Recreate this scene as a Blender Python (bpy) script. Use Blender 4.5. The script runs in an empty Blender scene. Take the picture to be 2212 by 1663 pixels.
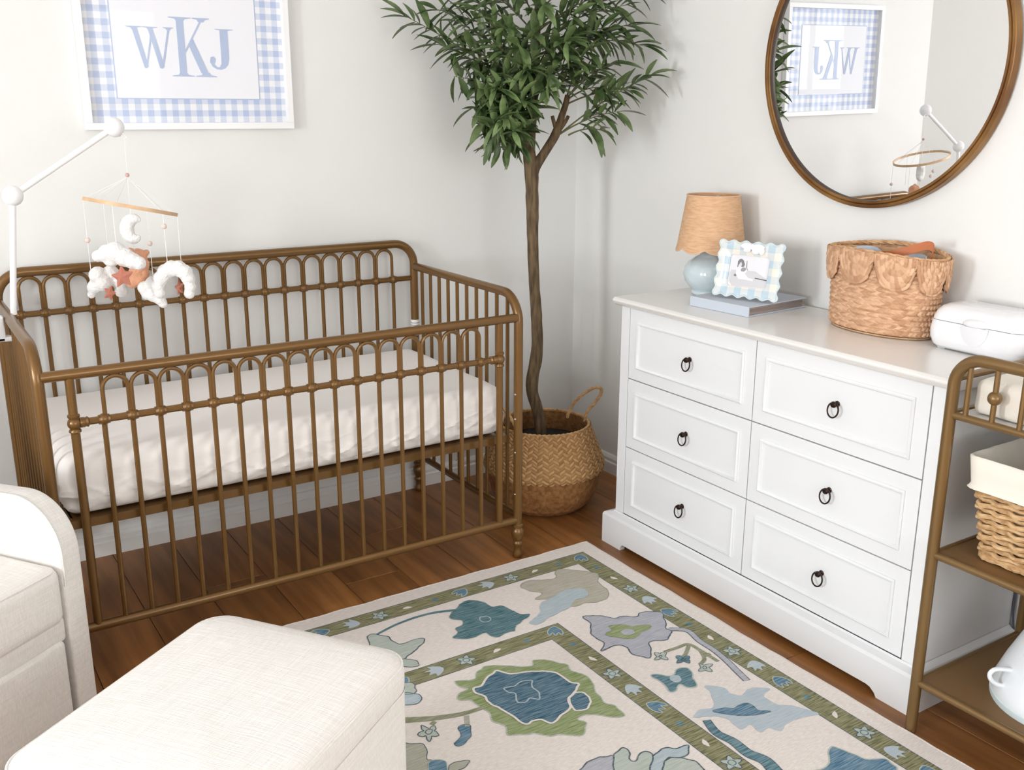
import bpy, bmesh, math, random
from mathutils import Vector, Matrix, noise
random.seed(7)
PI = math.pi
scene = bpy.context.scene
COL = scene.collection

# ------------------------------------------------------------------ camera
CAM = Vector((-2.3381, -3.1818, 1.3967))
YAW, PIT, ROL, FPX = 0.5708, -0.2702, 0.0029, 2140.79
fwd = Vector((math.sin(YAW)*math.cos(PIT), math.cos(YAW)*math.cos(PIT), math.sin(PIT)))
r0 = Vector((math.cos(YAW), -math.sin(YAW), 0)); u0 = r0.cross(fwd)
RGT = r0*math.cos(ROL) + u0*math.sin(ROL)
UPV = -r0*math.sin(ROL) + u0*math.cos(ROL)
cam = bpy.data.cameras.new('camera'); co = bpy.data.objects.new('camera', cam); COL.objects.link(co)
cam.sensor_fit = 'HORIZONTAL'; cam.sensor_width = 36; cam.lens = 36*FPX/2212
cam.clip_start = .05
m = Matrix((RGT, UPV, -fwd)).transposed().to_4x4(); m.translation = CAM
co.matrix_world = m
scene.camera = co

# ------------------------------------------------------------------ light
scene.view_settings.view_transform = 'Standard'
scene.view_settings.look = 'None'
scene.view_settings.gamma = 1
scene.view_settings.exposure = 0.06
w = bpy.data.worlds.new('sky'); scene.world = w; w.use_nodes = True
w.node_tree.nodes['Background'].inputs[0].default_value = (.80, .88, 1, 1)
w.node_tree.nodes['Background'].inputs[1].default_value = 1.0

def area(name, loc, rot, sx, sy, power, col):
    l = bpy.data.lights.new(name, 'AREA'); l.shape = 'RECTANGLE'; l.size = sx; l.size_y = sy
    l.energy = power; l.color = col
    o = bpy.data.objects.new(name, l); COL.objects.link(o); o.location = loc; o.rotation_euler = rot
    return o
XW = -4.8                     # inner face of the far left wall
# daylight outside the two left windows; added fill light behind the camera
area('daylight_and_fill', (XW-.16, -1.85, 1.40), (0, -PI/2, 0), .95, .55, 84, (.95, .975, 1))
area('daylight_and_fill', (XW-.16, -3.3, 1.42), (0, -PI/2, 0), 1.4, 1.1, 52, (.95, .975, 1))
area('daylight_and_fill', (-1.2, -4.56, 1.42), (PI/2, 0, 0), 1.6, 1.3, 32, (1, .98, .96))

# ------------------------------------------------------------------ helpers
def ray(u, v): return fwd + RGT*((u-1106)/FPX) - UPV*((v-831.5)/FPX)
def at(u, v, ax, val):
    d = ray(u, v); return CAM + d*((val-CAM[ax])/d[ax])
HF = Vector((math.sin(YAW), math.cos(YAW), 0))
def atp(u, v, P, off=0):      # on the upright plane through P that faces the room's open side
    d = ray(u, v); return CAM + d*(((Vector(P)-CAM).dot(HF)+off)/d.dot(HF))
def srgb(r, g, b):
    f = lambda c: (c/255/12.92) if c/255 <= .04045 else ((c/255+.055)/1.055)**2.4
    return (f(r), f(g), f(b), 1)

MATS = {}
def mat(name, rgb, rough=.5, metal=0, var=0, vscale=(8, 8, 8), bump=0, bscale=(60, 60, 60), rgb2=None, detail=3,
        rnd=0, spec=.5, sss=0, coat=0, alpha=1, bdist=.002, sheen=0):
    if name in MATS: return MATS[name]
    M = bpy.data.materials.new(name); M.use_nodes = True; nt = M.node_tree; N = nt.nodes; L = nt.links
    b = N['Principled BSDF']; c = srgb(*rgb)
    b.inputs['Base Color'].default_value = c; b.inputs['Roughness'].default_value = rough
    b.inputs['Metallic'].default_value = metal; b.inputs['Specular IOR Level'].default_value = spec
    b.inputs['Coat Weight'].default_value = coat; b.inputs['Sheen Weight'].default_value = sheen
    if sss:
        b.inputs['Subsurface Weight'].default_value = sss; b.inputs['Subsurface Radius'].default_value = (.01, .01, .01)
    if alpha < 1: b.inputs['Alpha'].default_value = alpha
    tc = N.new('ShaderNodeTexCoord')
    def nz(scale, det):
        mp = N.new('ShaderNodeMapping'); mp.inputs['Scale'].default_value = scale
        L.new(tc.outputs['Object'], mp.inputs[0]); t = N.new('ShaderNodeTexNoise'); t.inputs['Scale'].default_value = 1
        t.inputs['Detail'].default_value = det; L.new(mp.outputs[0], t.inputs['Vector']); return t
    col = None
    if var:
        t = nz(vscale, detail); mx = N.new('ShaderNodeMix'); mx.data_type = 'RGBA'
        d = srgb(*rgb2) if rgb2 else tuple(x*(1-var) for x in c[:3])+(1,)
        mx.inputs[6].default_value = d; mx.inputs[7].default_value = c
        cr = N.new('ShaderNodeMapRange'); cr.inputs[1].default_value = .35; cr.inputs[2].default_value = .65
        L.new(t.outputs[0], cr.inputs[0]); L.new(cr.outputs[0], mx.inputs[0]); L.new(mx.outputs[2], b.inputs['Base Color']); col = mx.outputs[2]
    if rnd:
        oi = N.new('ShaderNodeObjectInfo'); hs = N.new('ShaderNodeHueSaturation')
        mr = N.new('ShaderNodeMapRange'); mr.inputs[3].default_value = 1-rnd; mr.inputs[4].default_value = 1+rnd
        L.new(oi.outputs['Random'], mr.inputs[0]); L.new(mr.outputs[0], hs.inputs['Value'])
        if col: L.new(col, hs.inputs['Color'])
        else: hs.inputs['Color'].default_value = c
        L.new(hs.outputs[0], b.inputs['Base Color'])
    if bump:
        t = nz(bscale, 4); bp = N.new('ShaderNodeBump'); bp.inputs['Strength'].default_value = bump
        bp.inputs['Distance'].default_value = bdist; L.new(t.outputs[0], bp.inputs['Height']); L.new(bp.outputs[0], b.inputs['Normal'])
    MATS[name] = M; return M

def glassmat(name, tint=(1, 1, 1), refl=1.0):
    M = bpy.data.materials.new(name); M.use_nodes = True; nt = M.node_tree; N = nt.nodes; L = nt.links; N.clear()
    o = N.new('ShaderNodeOutputMaterial'); mx = N.new('ShaderNodeMixShader'); t = N.new('ShaderNodeBsdfTransparent')
    g = N.new('ShaderNodeBsdfGlossy'); g.inputs['Roughness'].default_value = .02; lw = N.new('ShaderNodeLayerWeight'); lw.inputs[0].default_value = .5; pw_ = N.new('ShaderNodeMath'); pw_.operation = 'POWER'; pw_.inputs[1].default_value = 4; L.new(lw.outputs['Facing'], pw_.inputs[0]); f = N.new('ShaderNodeMath'); f.operation = 'MULTIPLY_ADD'; f.inputs[1].default_value = .6; f.inputs[2].default_value = .045; L.new(pw_.outputs[0], f.inputs[0])
    t.inputs[0].default_value = (*tint, 1)
    mm = N.new('ShaderNodeMath'); mm.operation = 'MULTIPLY'; mm.inputs[1].default_value = refl
    L.new(f.outputs[0], mm.inputs[0]); L.new(mm.outputs[0], mx.inputs[0]); L.new(t.outputs[0], mx.inputs[1]); L.new(g.outputs[0], mx.inputs[2]); L.new(mx.outputs[0], o.inputs[0])
    return M

def strand_mat(M, c1, c2, amt=.8):
    # strand by strand straw colour from 'tone', where seagrass crevices carry painted shade
    nt = M.node_tree; N = nt.nodes; Lk = nt.links; b = N['Principled BSDF']
    a = N.new('ShaderNodeAttribute'); a.attribute_name = 'tone'; mx = N.new('ShaderNodeMix'); mx.data_type = 'RGBA'
    mx.inputs[6].default_value = srgb(*c2); mx.inputs[7].default_value = srgb(*c1); Lk.new(a.outputs['Fac'], mx.inputs[0])
    old = b.inputs['Base Color'].links[0].from_socket if b.inputs['Base Color'].links else None
    if old:
        m2 = N.new('ShaderNodeMix'); m2.data_type = 'RGBA'; m2.inputs[0].default_value = amt; Lk.new(old, m2.inputs[6]); Lk.new(mx.outputs[2], m2.inputs[7]); Lk.new(m2.outputs[2], b.inputs['Base Color'])
    else: Lk.new(mx.outputs[2], b.inputs['Base Color'])
    return M
def hsh(a, b): v = math.sin(a*127.1+b*311.7)*43758.5453; return v-math.floor(v)
ORG = {}
def tag(o, label=None, cat=None, group=None, kind=None):
    if label: o['label'] = label
    if cat: o['category'] = cat
    if group: o['group'] = group
    if kind: o['kind'] = kind
    return o
def thing(name, loc, label, cat, group=None, rot=(0, 0, 0)):
    o = bpy.data.objects.new(name, None); COL.objects.link(o); o.empty_display_size = .05
    o.location = loc; o.rotation_euler = rot; ORG[o.name] = Vector(loc)
    return tag(o, label, cat, group)
class MB:
    def __init__(s): s.v = []; s.f = []; s.tone = None
    def poly(s, pts): n = len(s.v); s.v += [tuple(p) for p in pts]; s.f.append(tuple(range(n, n+len(pts)))); return s
    def box(s, x0, x1, y0, y1, z0, z1):
        n = len(s.v); s.v += [(x, y, z) for z in (z0, z1) for (x, y) in ((x0, y0), (x1, y0), (x1, y1), (x0, y1))]
        s.f += [tuple(n+i for i in q) for q in ((3, 2, 1, 0), (4, 5, 6, 7), (0, 1, 5, 4), (1, 2, 6, 5), (2, 3, 7, 6), (3, 0, 4, 7))]; return s
    def obox(s, c, ax, ay, az, hx, hy, hz):
        n = len(s.v); c = Vector(c)
        s.v += [tuple(c+ax*(sx*hx)+ay*(sy*hy)+az*(sz*hz)) for sz in (-1, 1) for (sx, sy) in ((-1, -1), (1, -1), (1, 1), (-1, 1))]
        s.f += [tuple(n+i for i in q) for q in ((3, 2, 1, 0), (4, 5, 6, 7), (0, 1, 5, 4), (1, 2, 6, 5), (2, 3, 7, 6), (3, 0, 4, 7))]; return s
    def tube(s, pts, r, n=8, closed=False, cap=True):
        pts = [Vector(p) for p in pts]; m = len(pts); rr = r if isinstance(r, (list, tuple)) else [r]*m
        T = []
        for i in range(m):
            a = pts[(i-1) % m] if (closed or i > 0) else pts[i]; b = pts[(i+1) % m] if (closed or i < m-1) else pts[i]
            T.append((b-a).normalized())
        t = T[0]; nrm = t.orthogonal().normalized()
        if abs(t.z) < .9: nrm = (Vector((0, 0, 1))-t*t.z).normalized()
        base = len(s.v)
        for i in range(m):
            if i: 
                q = T[i-1].rotation_difference(T[i]); nrm = q @ nrm
                nrm = (nrm-T[i]*nrm.dot(T[i])).normalized()
            bn = T[i].cross(nrm)
            for k in range(n):
                a = 2*PI*k/n; s.v.append(tuple(pts[i]+(nrm*math.cos(a)+bn*math.sin(a))*rr[i]))
        for i in range(m if closed else m-1):
            j = (i+1) % m
            for k in range(n):
                k2 = (k+1) % n; s.f.append((base+i*n+k, base+i*n+k2, base+j*n+k2, base+j*n+k))
        if cap and not closed:
            s.f.append(tuple(base+k for k in range(n))[::-1]); s.f.append(tuple(base+(m-1)*n+k for k in range(n)))
        return s
    def lathe(s, prof, c=(0, 0, 0), n=24, sx=1, sy=1, cap=True, axis=None):
        base = len(s.v); c = Vector(c)
        ax = axis or (Vector((1, 0, 0)), Vector((0, 1, 0)), Vector((0, 0, 1)))
        for (r, z) in prof:
            for k in range(n):
                a = 2*PI*k/n; s.v.append(tuple(c+ax[0]*(r*sx*math.cos(a))+ax[1]*(r*sy*math.sin(a))+ax[2]*z))
        m = len(prof)
        for i in range(m-1):
            for k in range(n):
                k2 = (k+1) % n; s.f.append((base+i*n+k, base+i*n+k2, base+(i+1)*n+k2, base+(i+1)*n+k))
        if cap:
            s.f.append(tuple(base+k for k in range(n))[::-1]); s.f.append(tuple(base+(m-1)*n+k for k in range(n)))
        return s
    def sphere(s, c, r, n=12, m=8, sc=(1, 1, 1), rot=None):
        base = len(s.v); c = Vector(c)
        for i in range(1, m):
            a = PI*i/m
            for k in range(n):
                b = 2*PI*k/n; d = Vector((math.sin(a)*math.cos(b)*sc[0], math.sin(a)*math.sin(b)*sc[1], math.cos(a)*sc[2]))*r
                s.v.append(tuple(c+(rot @ d if rot else d)))
        top = Vector((0, 0, sc[2]*r)); bot = -top
        s.v.append(tuple(c+(rot @ top if rot else top))); s.v.append(tuple(c+(rot @ bot if rot else bot))); t = len(s.v)-2
        for i in range(m-2):
            for k in range(n):
                k2 = (k+1) % n; s.f.append((base+i*n+k, base+(i+1)*n+k, base+(i+1)*n+k2, base+i*n+k2))
        for k in range(n):
            k2 = (k+1) % n; s.f.append((t, base+k, base+k2)); s.f.append((t+1, base+(m-2)*n+k2, base+(m-2)*n+k))
        return s
    def grid(s, fn, nu, nv, cu=False, cv=False):
        base = len(s.v)
        for i in range(nu):
            for j in range(nv): s.v.append(tuple(fn(i, j)))
        for i in range(nu if cu else nu-1):
            for j in range(nv if cv else nv-1):
                i2 = (i+1) % nu; j2 = (j+1) % nv; s.f.append((base+i*nv+j, base+i2*nv+j, base+i2*nv+j2, base+i*nv+j2))
        return s
    def prism(s, poly, A, B, off):   # poly = 3d points, extruded by vector off
        n = len(s.v); m = len(poly); off = Vector(off)
        s.v += [tuple(p) for p in poly]+[tuple(Vector(p)+off) for p in poly]
        s.f.append(tuple(range(n, n+m))[::-1]); s.f.append(tuple(range(n+m, n+2*m)))
        for i in range(m): j = (i+1) % m; s.f.append((n+i, n+j, n+m+j, n+m+i))
        return s
    def rbox(s, c, h, r, ax=None, ni=8, ne=4, disp=None):
        c = Vector(c); ax = ax or (Vector((1, 0, 0)), Vector((0, 1, 0)), Vector((0, 0, 1)))
        def smp(H):
            L = [-H+r*(1-math.cos(PI/2*k/ne)) for k in range(ne)]
            nn = max(1, ni); L2 = [-(H-r)+2*(H-r)*k/nn for k in range(nn+1)]
            return L+L2+[-q for q in reversed(L)]
        S = [smp(x) for x in h]
        def mp(q):
            k = Vector([max(-(h[i]-r), min(h[i]-r, q[i])) for i in range(3)]); d = Vector(q)-k
            nrm = d.normalized() if d.length > 1e-9 else Vector((0, 0, 1)); P = k+nrm*r
            if disp: P = P+nrm*disp(P, nrm)
            return tuple(c+ax[0]*P.x+ax[1]*P.y+ax[2]*P.z)
        for a in range(3):
            b, d = (a+1) % 3, (a+2) % 3
            for sg in (-1, 1):
                def fn(i, j):
                    q = [0, 0, 0]; q[a] = sg*h[a]; q[b] = S[b][i] if sg > 0 else S[b][-1-i]; q[d] = S[d][j]; return mp(q)
                s.grid(fn, len(S[b]), len(S[d]))
        return s
def mesh(name, mb, M, org=Vector((0, 0, 0)), smooth=35, weld=0, bevel=0, bseg=2):
    me = bpy.data.meshes.new(name); me.from_pydata([(v[0]-org[0], v[1]-org[1], v[2]-org[2]) for v in mb.v], [], mb.f)
    if mb.tone:
        at_ = me.attributes.new('tone', 'FLOAT', 'POINT'); at_.data.foreach_set('value', mb.tone)
    if weld or bevel:
        b = bmesh.new(); b.from_mesh(me)
        if weld: bmesh.ops.remove_doubles(b, verts=b.verts, dist=weld)
        if bevel:
            E = [e for e in b.edges if len(e.link_faces) == 2 and e.calc_face_angle(0) > .5]
            bmesh.ops.bevel(b, geom=E, offset=bevel, segments=bseg, profile=.5, affect='EDGES', clamp_overlap=True)
        bmesh.ops.recalc_face_normals(b, faces=b.faces); b.to_mesh(me); b.free()
    if smooth:
        me.shade_smooth(); me.set_sharp_from_angle(angle=math.radians(smooth))
    if M: me.materials.append(M)
    return me
def root_org(p):
    while p.parent: p = p.parent
    return ORG.get(p.name, Vector((0, 0, 0)))
def part(name, mb, M, parent=None, smooth=35, weld=0, bevel=0, bseg=2, label=None, kind=None, orgin=None):
    org = root_org(parent) if parent else (Vector(orgin) if orgin is not None else Vector((0, 0, 0)))
    o = bpy.data.objects.new(name, mesh(name, mb, M, org, smooth, weld, bevel, bseg)); COL.objects.link(o)
    if parent: o.parent = parent
    else: o.location = org; ORG[o.name] = org
    if label: o['label'] = label
    if kind: o['kind'] = kind
    return o
def inst(o, parent, loc=None, rot=None):
    c = o.copy(); COL.objects.link(c); c.parent = parent
    if loc is not None: c.location = loc
    if rot is not None: c.rotation_euler = rot
    return c
def struct(name, mb, M, **k): o = part(name, mb, M, **k); o['kind'] = 'structure'; return o
def crom(pts, closed=True, sub=5):
    n = len(pts); out = []
    for i in range(n if closed else n-1):
        P = [pts[(i+k) % n] if closed else pts[max(0, min(n-1, i+k))] for k in (-1, 0, 1, 2)]
        P = [Vector(q) for q in P]
        for k in range(sub):
            t = k/sub; out.append(.5*((2*P[1])+(P[2]-P[0])*t+(2*P[0]-5*P[1]+4*P[2]-P[3])*t*t+(3*P[1]-P[0]-3*P[2]+P[3])*t**3))
    if not closed: out.append(Vector(pts[-1]))
    return out
def arc(c, a, b, r, t0, t1, n):
    c = Vector(c); return [c+a*(r*math.cos(t0+(t1-t0)*k/n))+b*(r*math.sin(t0+(t1-t0)*k/n)) for k in range(n+1)]
X, Y, Z = Vector((1, 0, 0)), Vector((0, 1, 0)), Vector((0, 0, 1))

# ------------------------------------------------------------------ materials
wallm = mat('wall_paint', (234, 234, 231), .75, bump=.4, bscale=(13, 13, 13), bdist=.004)
trimm = mat('trim_paint', (238, 237, 234), .4)
ceilm = mat('ceiling_paint', (240, 240, 240), .8)
gold = mat('bronze_gold_paint', (119, 85, 40), .33, metal=.42, var=.12, vscale=(3, 3, 3), coat=.25)
goldt = mat('antique_gold_tube', (126, 98, 58), .36, metal=.4, var=.1, vscale=(4, 4, 4), coat=.2)
white_lac = mat('white_lacquer', (233, 235, 236), .35)
dark_metal = mat('oiled_bronze', (58, 44, 38), .35, metal=.8)
silver = mat('bolt_steel', (200, 198, 190), .3, metal=1)
sheet = mat('cotton_sheet', (246, 242, 237), .85, bump=.1, bscale=(300, 300, 300), bdist=.0004)
linen = mat('cream_linen', (232, 227, 220), .9)
def weave_nodes(M, ang):
    nt = M.node_tree; N = nt.nodes; Lk = nt.links; b = N['Principled BSDF']; tc = [n for n in N if n.type == 'TEX_COORD'][0]
    rt = N.new('ShaderNodeMapping'); rt.inputs['Rotation'].default_value = (0, 0, ang); Lk.new(tc.outputs['Object'], rt.inputs[0]); o = []
    for sc in ((14, 520, 520), (520, 14, 60)):
        mp = N.new('ShaderNodeMapping'); mp.inputs['Scale'].default_value = sc; Lk.new(rt.outputs[0], mp.inputs[0])
        t = N.new('ShaderNodeTexNoise'); t.inputs['Scale'].default_value = 1; t.inputs['Detail'].default_value = 2; Lk.new(mp.outputs[0], t.inputs['Vector']); o.append(t)
    a = N.new('ShaderNodeMath'); a.operation = 'ADD'; Lk.new(o[0].outputs[0], a.inputs[0]); Lk.new(o[1].outputs[0], a.inputs[1])
    r = N.new('ShaderNodeMapRange'); r.inputs[1].default_value = .75; r.inputs[2].default_value = 1.25; Lk.new(a.outputs[0], r.inputs[0])
    mx = N.new('ShaderNodeMix'); mx.data_type = 'RGBA'; mx.inputs[6].default_value = srgb(224, 220, 214); mx.inputs[7].default_value = srgb(238, 235, 230); Lk.new(r.outputs[0], mx.inputs[0]); Lk.new(mx.outputs[2], b.inputs['Base Color'])
    bp = N.new('ShaderNodeBump'); bp.inputs['Strength'].default_value = .35; bp.inputs['Distance'].default_value = .0012; Lk.new(r.outputs[0], bp.inputs['Height']); Lk.new(bp.outputs[0], b.inputs['Normal'])
weave_nodes(linen, -math.atan2(.5882, .8087))
canvas = mat('cream_canvas', (232, 226, 214), .9, bump=.1, bscale=(200, 200, 200))
woodm = mat('floor_wood', (170, 114, 62), .42, var=.45, vscale=(22, 1.6, 20), rgb2=(122, 78, 38), rnd=.14, detail=6, bump=.08, bscale=(60, 4, 60), bdist=.001)
soilm = mat('dark_soil', (28, 24, 20), .95, bump=.6, bscale=(80, 80, 80), bdist=.01)
bark = mat('olive_bark', (118, 98, 70), .85, var=.45, vscale=(90, 90, 14), rgb2=(74, 59, 40), bump=.8, bscale=(70, 70, 14), bdist=.004)
leafm = mat('olive_leaf', (120, 139, 90), .38, var=.35, vscale=(20, 20, 20), rgb2=(74, 100, 56), rnd=.28)
twigm = mat('green_twig', (104, 104, 70), .7)
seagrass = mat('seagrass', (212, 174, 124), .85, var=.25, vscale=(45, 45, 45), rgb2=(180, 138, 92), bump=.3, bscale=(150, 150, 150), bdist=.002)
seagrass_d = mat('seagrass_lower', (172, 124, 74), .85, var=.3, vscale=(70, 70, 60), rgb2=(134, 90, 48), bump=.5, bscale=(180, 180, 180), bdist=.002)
hyacinth = mat('water_hyacinth', (222, 182, 138), .8, var=.25, vscale=(45, 45, 45), rgb2=(192, 146, 104), bump=.3, bscale=(160, 160, 160), bdist=.002)
wicker = mat('wicker_straw', (214, 180, 134), .75, var=.3, vscale=(60, 60, 120), rgb2=(178, 138, 92), bump=.4, bscale=(60, 60, 400), bdist=.001)
raffia = mat('raffia_shade', (224, 184, 146), .8, var=.2, vscale=(40, 40, 220), rgb2=(208, 164, 124), bump=.5, bscale=(200, 200, 40), bdist=.001)
celadon = mat('celadon_glaze', (206, 221, 226), .12, spec=.6, coat=.6)
bookm = mat('book_cloth_blue', (196, 204, 214), .75, bump=.15, bscale=(500, 500, 500))
pagem = mat('book_pages', (176, 164, 158), .85, var=.4, vscale=(4, 4, 700), rgb2=(130, 112, 106))
whiteplas = mat('white_plastic', (236, 236, 238), .18, coat=.4)
plush = mat('white_plush', (240, 238, 236), .95, bump=.9, bscale=(160, 160, 160), bdist=.004, sheen=.4)
orange = mat('orange_plush', (224, 164, 128), .95, bump=.9, bscale=(160, 160, 160), bdist=.004, sheen=.3)
rust = mat('rust_felt', (184, 118, 98), .95, bump=.4, bscale=(300, 300, 300))
beadm = mat('pale_wood_bead', (226, 208, 196), .6)
hoopm = mat('bamboo_hoop', (222, 186, 146), .5, var=.2, vscale=(30, 30, 30))
stringm = mat('white_cord', (244, 242, 240), .9)
leather = mat('tan_leather', (190, 110, 66), .5, var=.2, vscale=(20, 20, 20))
bluegrey = mat('pale_blue_plastic', (200, 212, 226), .45)
mirror_gold = mat('brushed_gold_wood', (158, 118, 66), .35, metal=.55, var=.4, vscale=(6, 6, 6), rgb2=(112, 74, 40))
mirror_dark = mat('dark_inner_rim', (60, 42, 28), .5)
hyac_w = strand_mat(mat('hyacinth_braid', (214, 172, 134), .75, var=.25, vscale=(80, 80, 80), rgb2=(184, 136, 100), bump=.3, bscale=(160, 160, 160)), (230, 190, 154), (164, 114, 80))
sea_w = strand_mat(mat('seagrass_weave', (196, 154, 104), .8, var=.25, vscale=(80, 80, 80), rgb2=(160, 118, 74), bump=.3, bscale=(150, 150, 150)), (212, 170, 116), (134, 92, 52))
glass_pic = glassmat('picture_glass', refl=.16)
glass_win = glassmat('window_glass', refl=.5)

# ------------------------------------------------------------------ room shell
WX, WY = .02, .03             # right wall and back wall faces
H = 2.5; YF = -4.4
fl = struct('floor', MB().box(XW-.1, WX+.1, YF-.1, WY+.1, -.08, -.013), mat('subfloor', (70, 42, 24), .9))
pm = {}
pw = .185
rows = int((WX-XW)/pw)+1
for i in range(rows):
    x1 = WX-i*pw; x0 = max(XW, x1-pw)
    y = WY - [0, .62, .25, .9, .4, 1.05][i % 6]*1.0
    segs = []; yy = WY; first = True
    while yy > YF+.01:
        ln = [.5, .95, .3, 1.1, .7, .2][i % 6]+.12 if first else 1.22
        y2 = max(YF, yy-ln); segs.append((yy, y2)); yy = y2; first = False
    for (a, b) in segs:
        key = (round(a-b, 3), round(x1-x0, 3))
        if key not in pm:
            hx, hy = key[1]/2-.0008, key[0]/2-.0008
            pm[key] = mesh('plank', MB().box(-hx, hx, -hy, hy, -.0125, 0), woodm, smooth=0, bevel=.0012, bseg=1)
        o = bpy.data.objects.new('plank', pm[key]); COL.objects.link(o); o.parent = fl; o.location = ((x0+x1)/2, (a+b)/2, 0)
struct('wall_back', MB().box(-2.16-.02, WX+.1, WY, WY+.1, -.08, H), wallm, smooth=0)
struct('wall_right', MB().box(WX, WX+.1, YF-.1, WY, -.08, H), wallm, smooth=0)
struct('wall_left_return', MB().prism([(-2.16, WY, -.08), (-3.3, -.54, -.08), (XW, -.54, -.08), (XW, WY+.1, -.08), (-2.16, WY+.1, -.08)], 0, 0, (0, 0, H+.08)), wallm, smooth=0)
struct('ceiling', MB().box(XW-.1, WX+.1, YF-.1, WY+.1, H, H+.1), ceilm, smooth=0)
def wall_with_windows(name, side, wins):
    mb = MB(); z0, z1 = .68, 2.16
    if side == 'left':
        c0, c1 = YF, -.54
        bx = lambda a, b, p, q: mb.box(XW-.1, XW, a, b, p, q)
    else:
        c0, c1 = XW-.1, WX
        bx = lambda a, b, p, q: mb.box(a, b, YF-.1, YF, p, q)
    bx(c0, c1, -.08, z0); bx(c0, c1, z1, H); e = c0
    for (a, b) in wins: bx(e, a, z0, z1); e = b
    bx(e, c1, z0, z1); return struct(name, mb, wallm, smooth=0)
LW = [(-3.9, -2.7), (-2.45, -1.25)]; FW = [(-2.0, -.4)]  # front wall window is made up to let in the added fill
wall_with_windows('wall_left', 'left', LW); wall_with_windows('wall_front', 'front', FW)
k = 1
for side, ws in (('left', LW), ('front', FW)):
    for (a, b) in ws:
        mb = MB(); z0, z1, t = .68, 2.16, .045
        def bar(p, q, r, s_):
            if side == 'left': mb.box(XW-.07, XW-.02, p, q, r, s_)
            else: mb.box(p, q, YF-.07, YF-.02, r, s_)
        bar(a, a+t, z0, z1); bar(b-t, b, z0, z1); bar(a, b, z0, z0+t); bar(a, b, z1-t, z1)
        bar(a, b, (z0+z1)/2-.02, (z0+z1)/2+.02); mid = (a+b)/2
        for j in (1, 2): bar(a+(b-a)*j/3-.011, a+(b-a)*j/3+.011, z0, z1)
        wo = struct('window_%d' % k, mb, trimm, smooth=0); k += 1
        g = MB()
        if side == 'left': g.box(XW-.047, XW-.043, a+t, b-t, z0+t, z1-t)
        else: g.box(a+t, b-t, YF-.047, YF-.043, z0+t, z1-t)
        part('pane', g, glass_win, wo, smooth=0)
# baseboards: stepped moulding
prof = [(0, 0), (.018, 0), (.018, .045), (.013, .05), (.013, .062), (.007, .072), (0, .076)]
struct('baseboard_back', MB().prism([(-2.16, WY-a, b) for a, b in prof], 0, 0, (2.16+WX-.0185, 0, 0)), trimm, smooth=0)
struct('baseboard_right', MB().prism([(WX-a, WY-.0005, b) for a, b in prof], 0, 0, (0, YF+.02-WY, 0)), trimm, smooth=0)
bdir = Vector((-1.14, -.57, 0)).normalized(); bnr = Vector((-bdir.y, bdir.x, 0))
if bnr.y > 0: bnr = -bnr
struct('baseboard_left', MB().prism([Vector((-2.16, WY, 0))+bdir*.02+bnr*a+Z*b for a, b in prof], 0, 0, bdir*1.2), trimm, smooth=0)

# ------------------------------------------------------------------ crib
XR, YFc, L = -.7252, -.7057, 1.34
XL = XR-L; YB = -.0157; XC = (XR+XL)/2
ZFR, ZBR, ZE, ZBK, ZMF, ZMB = .7909, .1295, .8588, .942, .6695, .817
crib = thing('crib', (XC, (YFc+YB)/2, 0), 'antique gold metal crib with looped arches along its rails', 'crib')
foot_prof = [(.0, 0), (.013, 0), (.0165, .006), (.0165, .014), (.0125, .024), (.0125, .040), (.0165, .046), (.0165, .052), (.0125, .058), (.0195, .072), (.0215, .084), (.0195, .097), (.014, .104), (.018, .108), (.018, .114), (.0142, .117), (.0142, .13), (0, .13)]
RP = .0142
for sx, x in ((-1, XL), (1, XR)):
    # front leg + curved end rail in one bent tube
    rc = .085
    pts = [(x, YFc, .12), (x, YFc, .3), (x, YFc, .6), (x, YFc, ZE-rc)]+arc((x, YFc+rc, ZE-rc), -Y, Z, rc, 0, PI/2, 10)[1:]+[(x, -.35, ZE), (x, YB-.012, ZE)]
    part('leg_frame', MB().tube(pts, RP, 14), gold, crib)
    for y in (YFc, YB):
        part('foot', MB().lathe(foot_prof, (x, y, 0), 20), gold, crib)
    part('bottom_rail', MB().tube([(x, YFc+.01, .145), (x, YB-.01, .145)], .0115, 12), gold, crib)
    for i in range(10):
        y = YFc+(YB-YFc)*(i+1)/11
        zt = ZE if i > 0 else ZE-.085+math.sqrt(max(0, .085**2-(.085-(y-YFc))**2))
        part('spindle', MB().tube([(x, y, .145), (x, y, zt)], .0062, 8), gold, crib)
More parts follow.
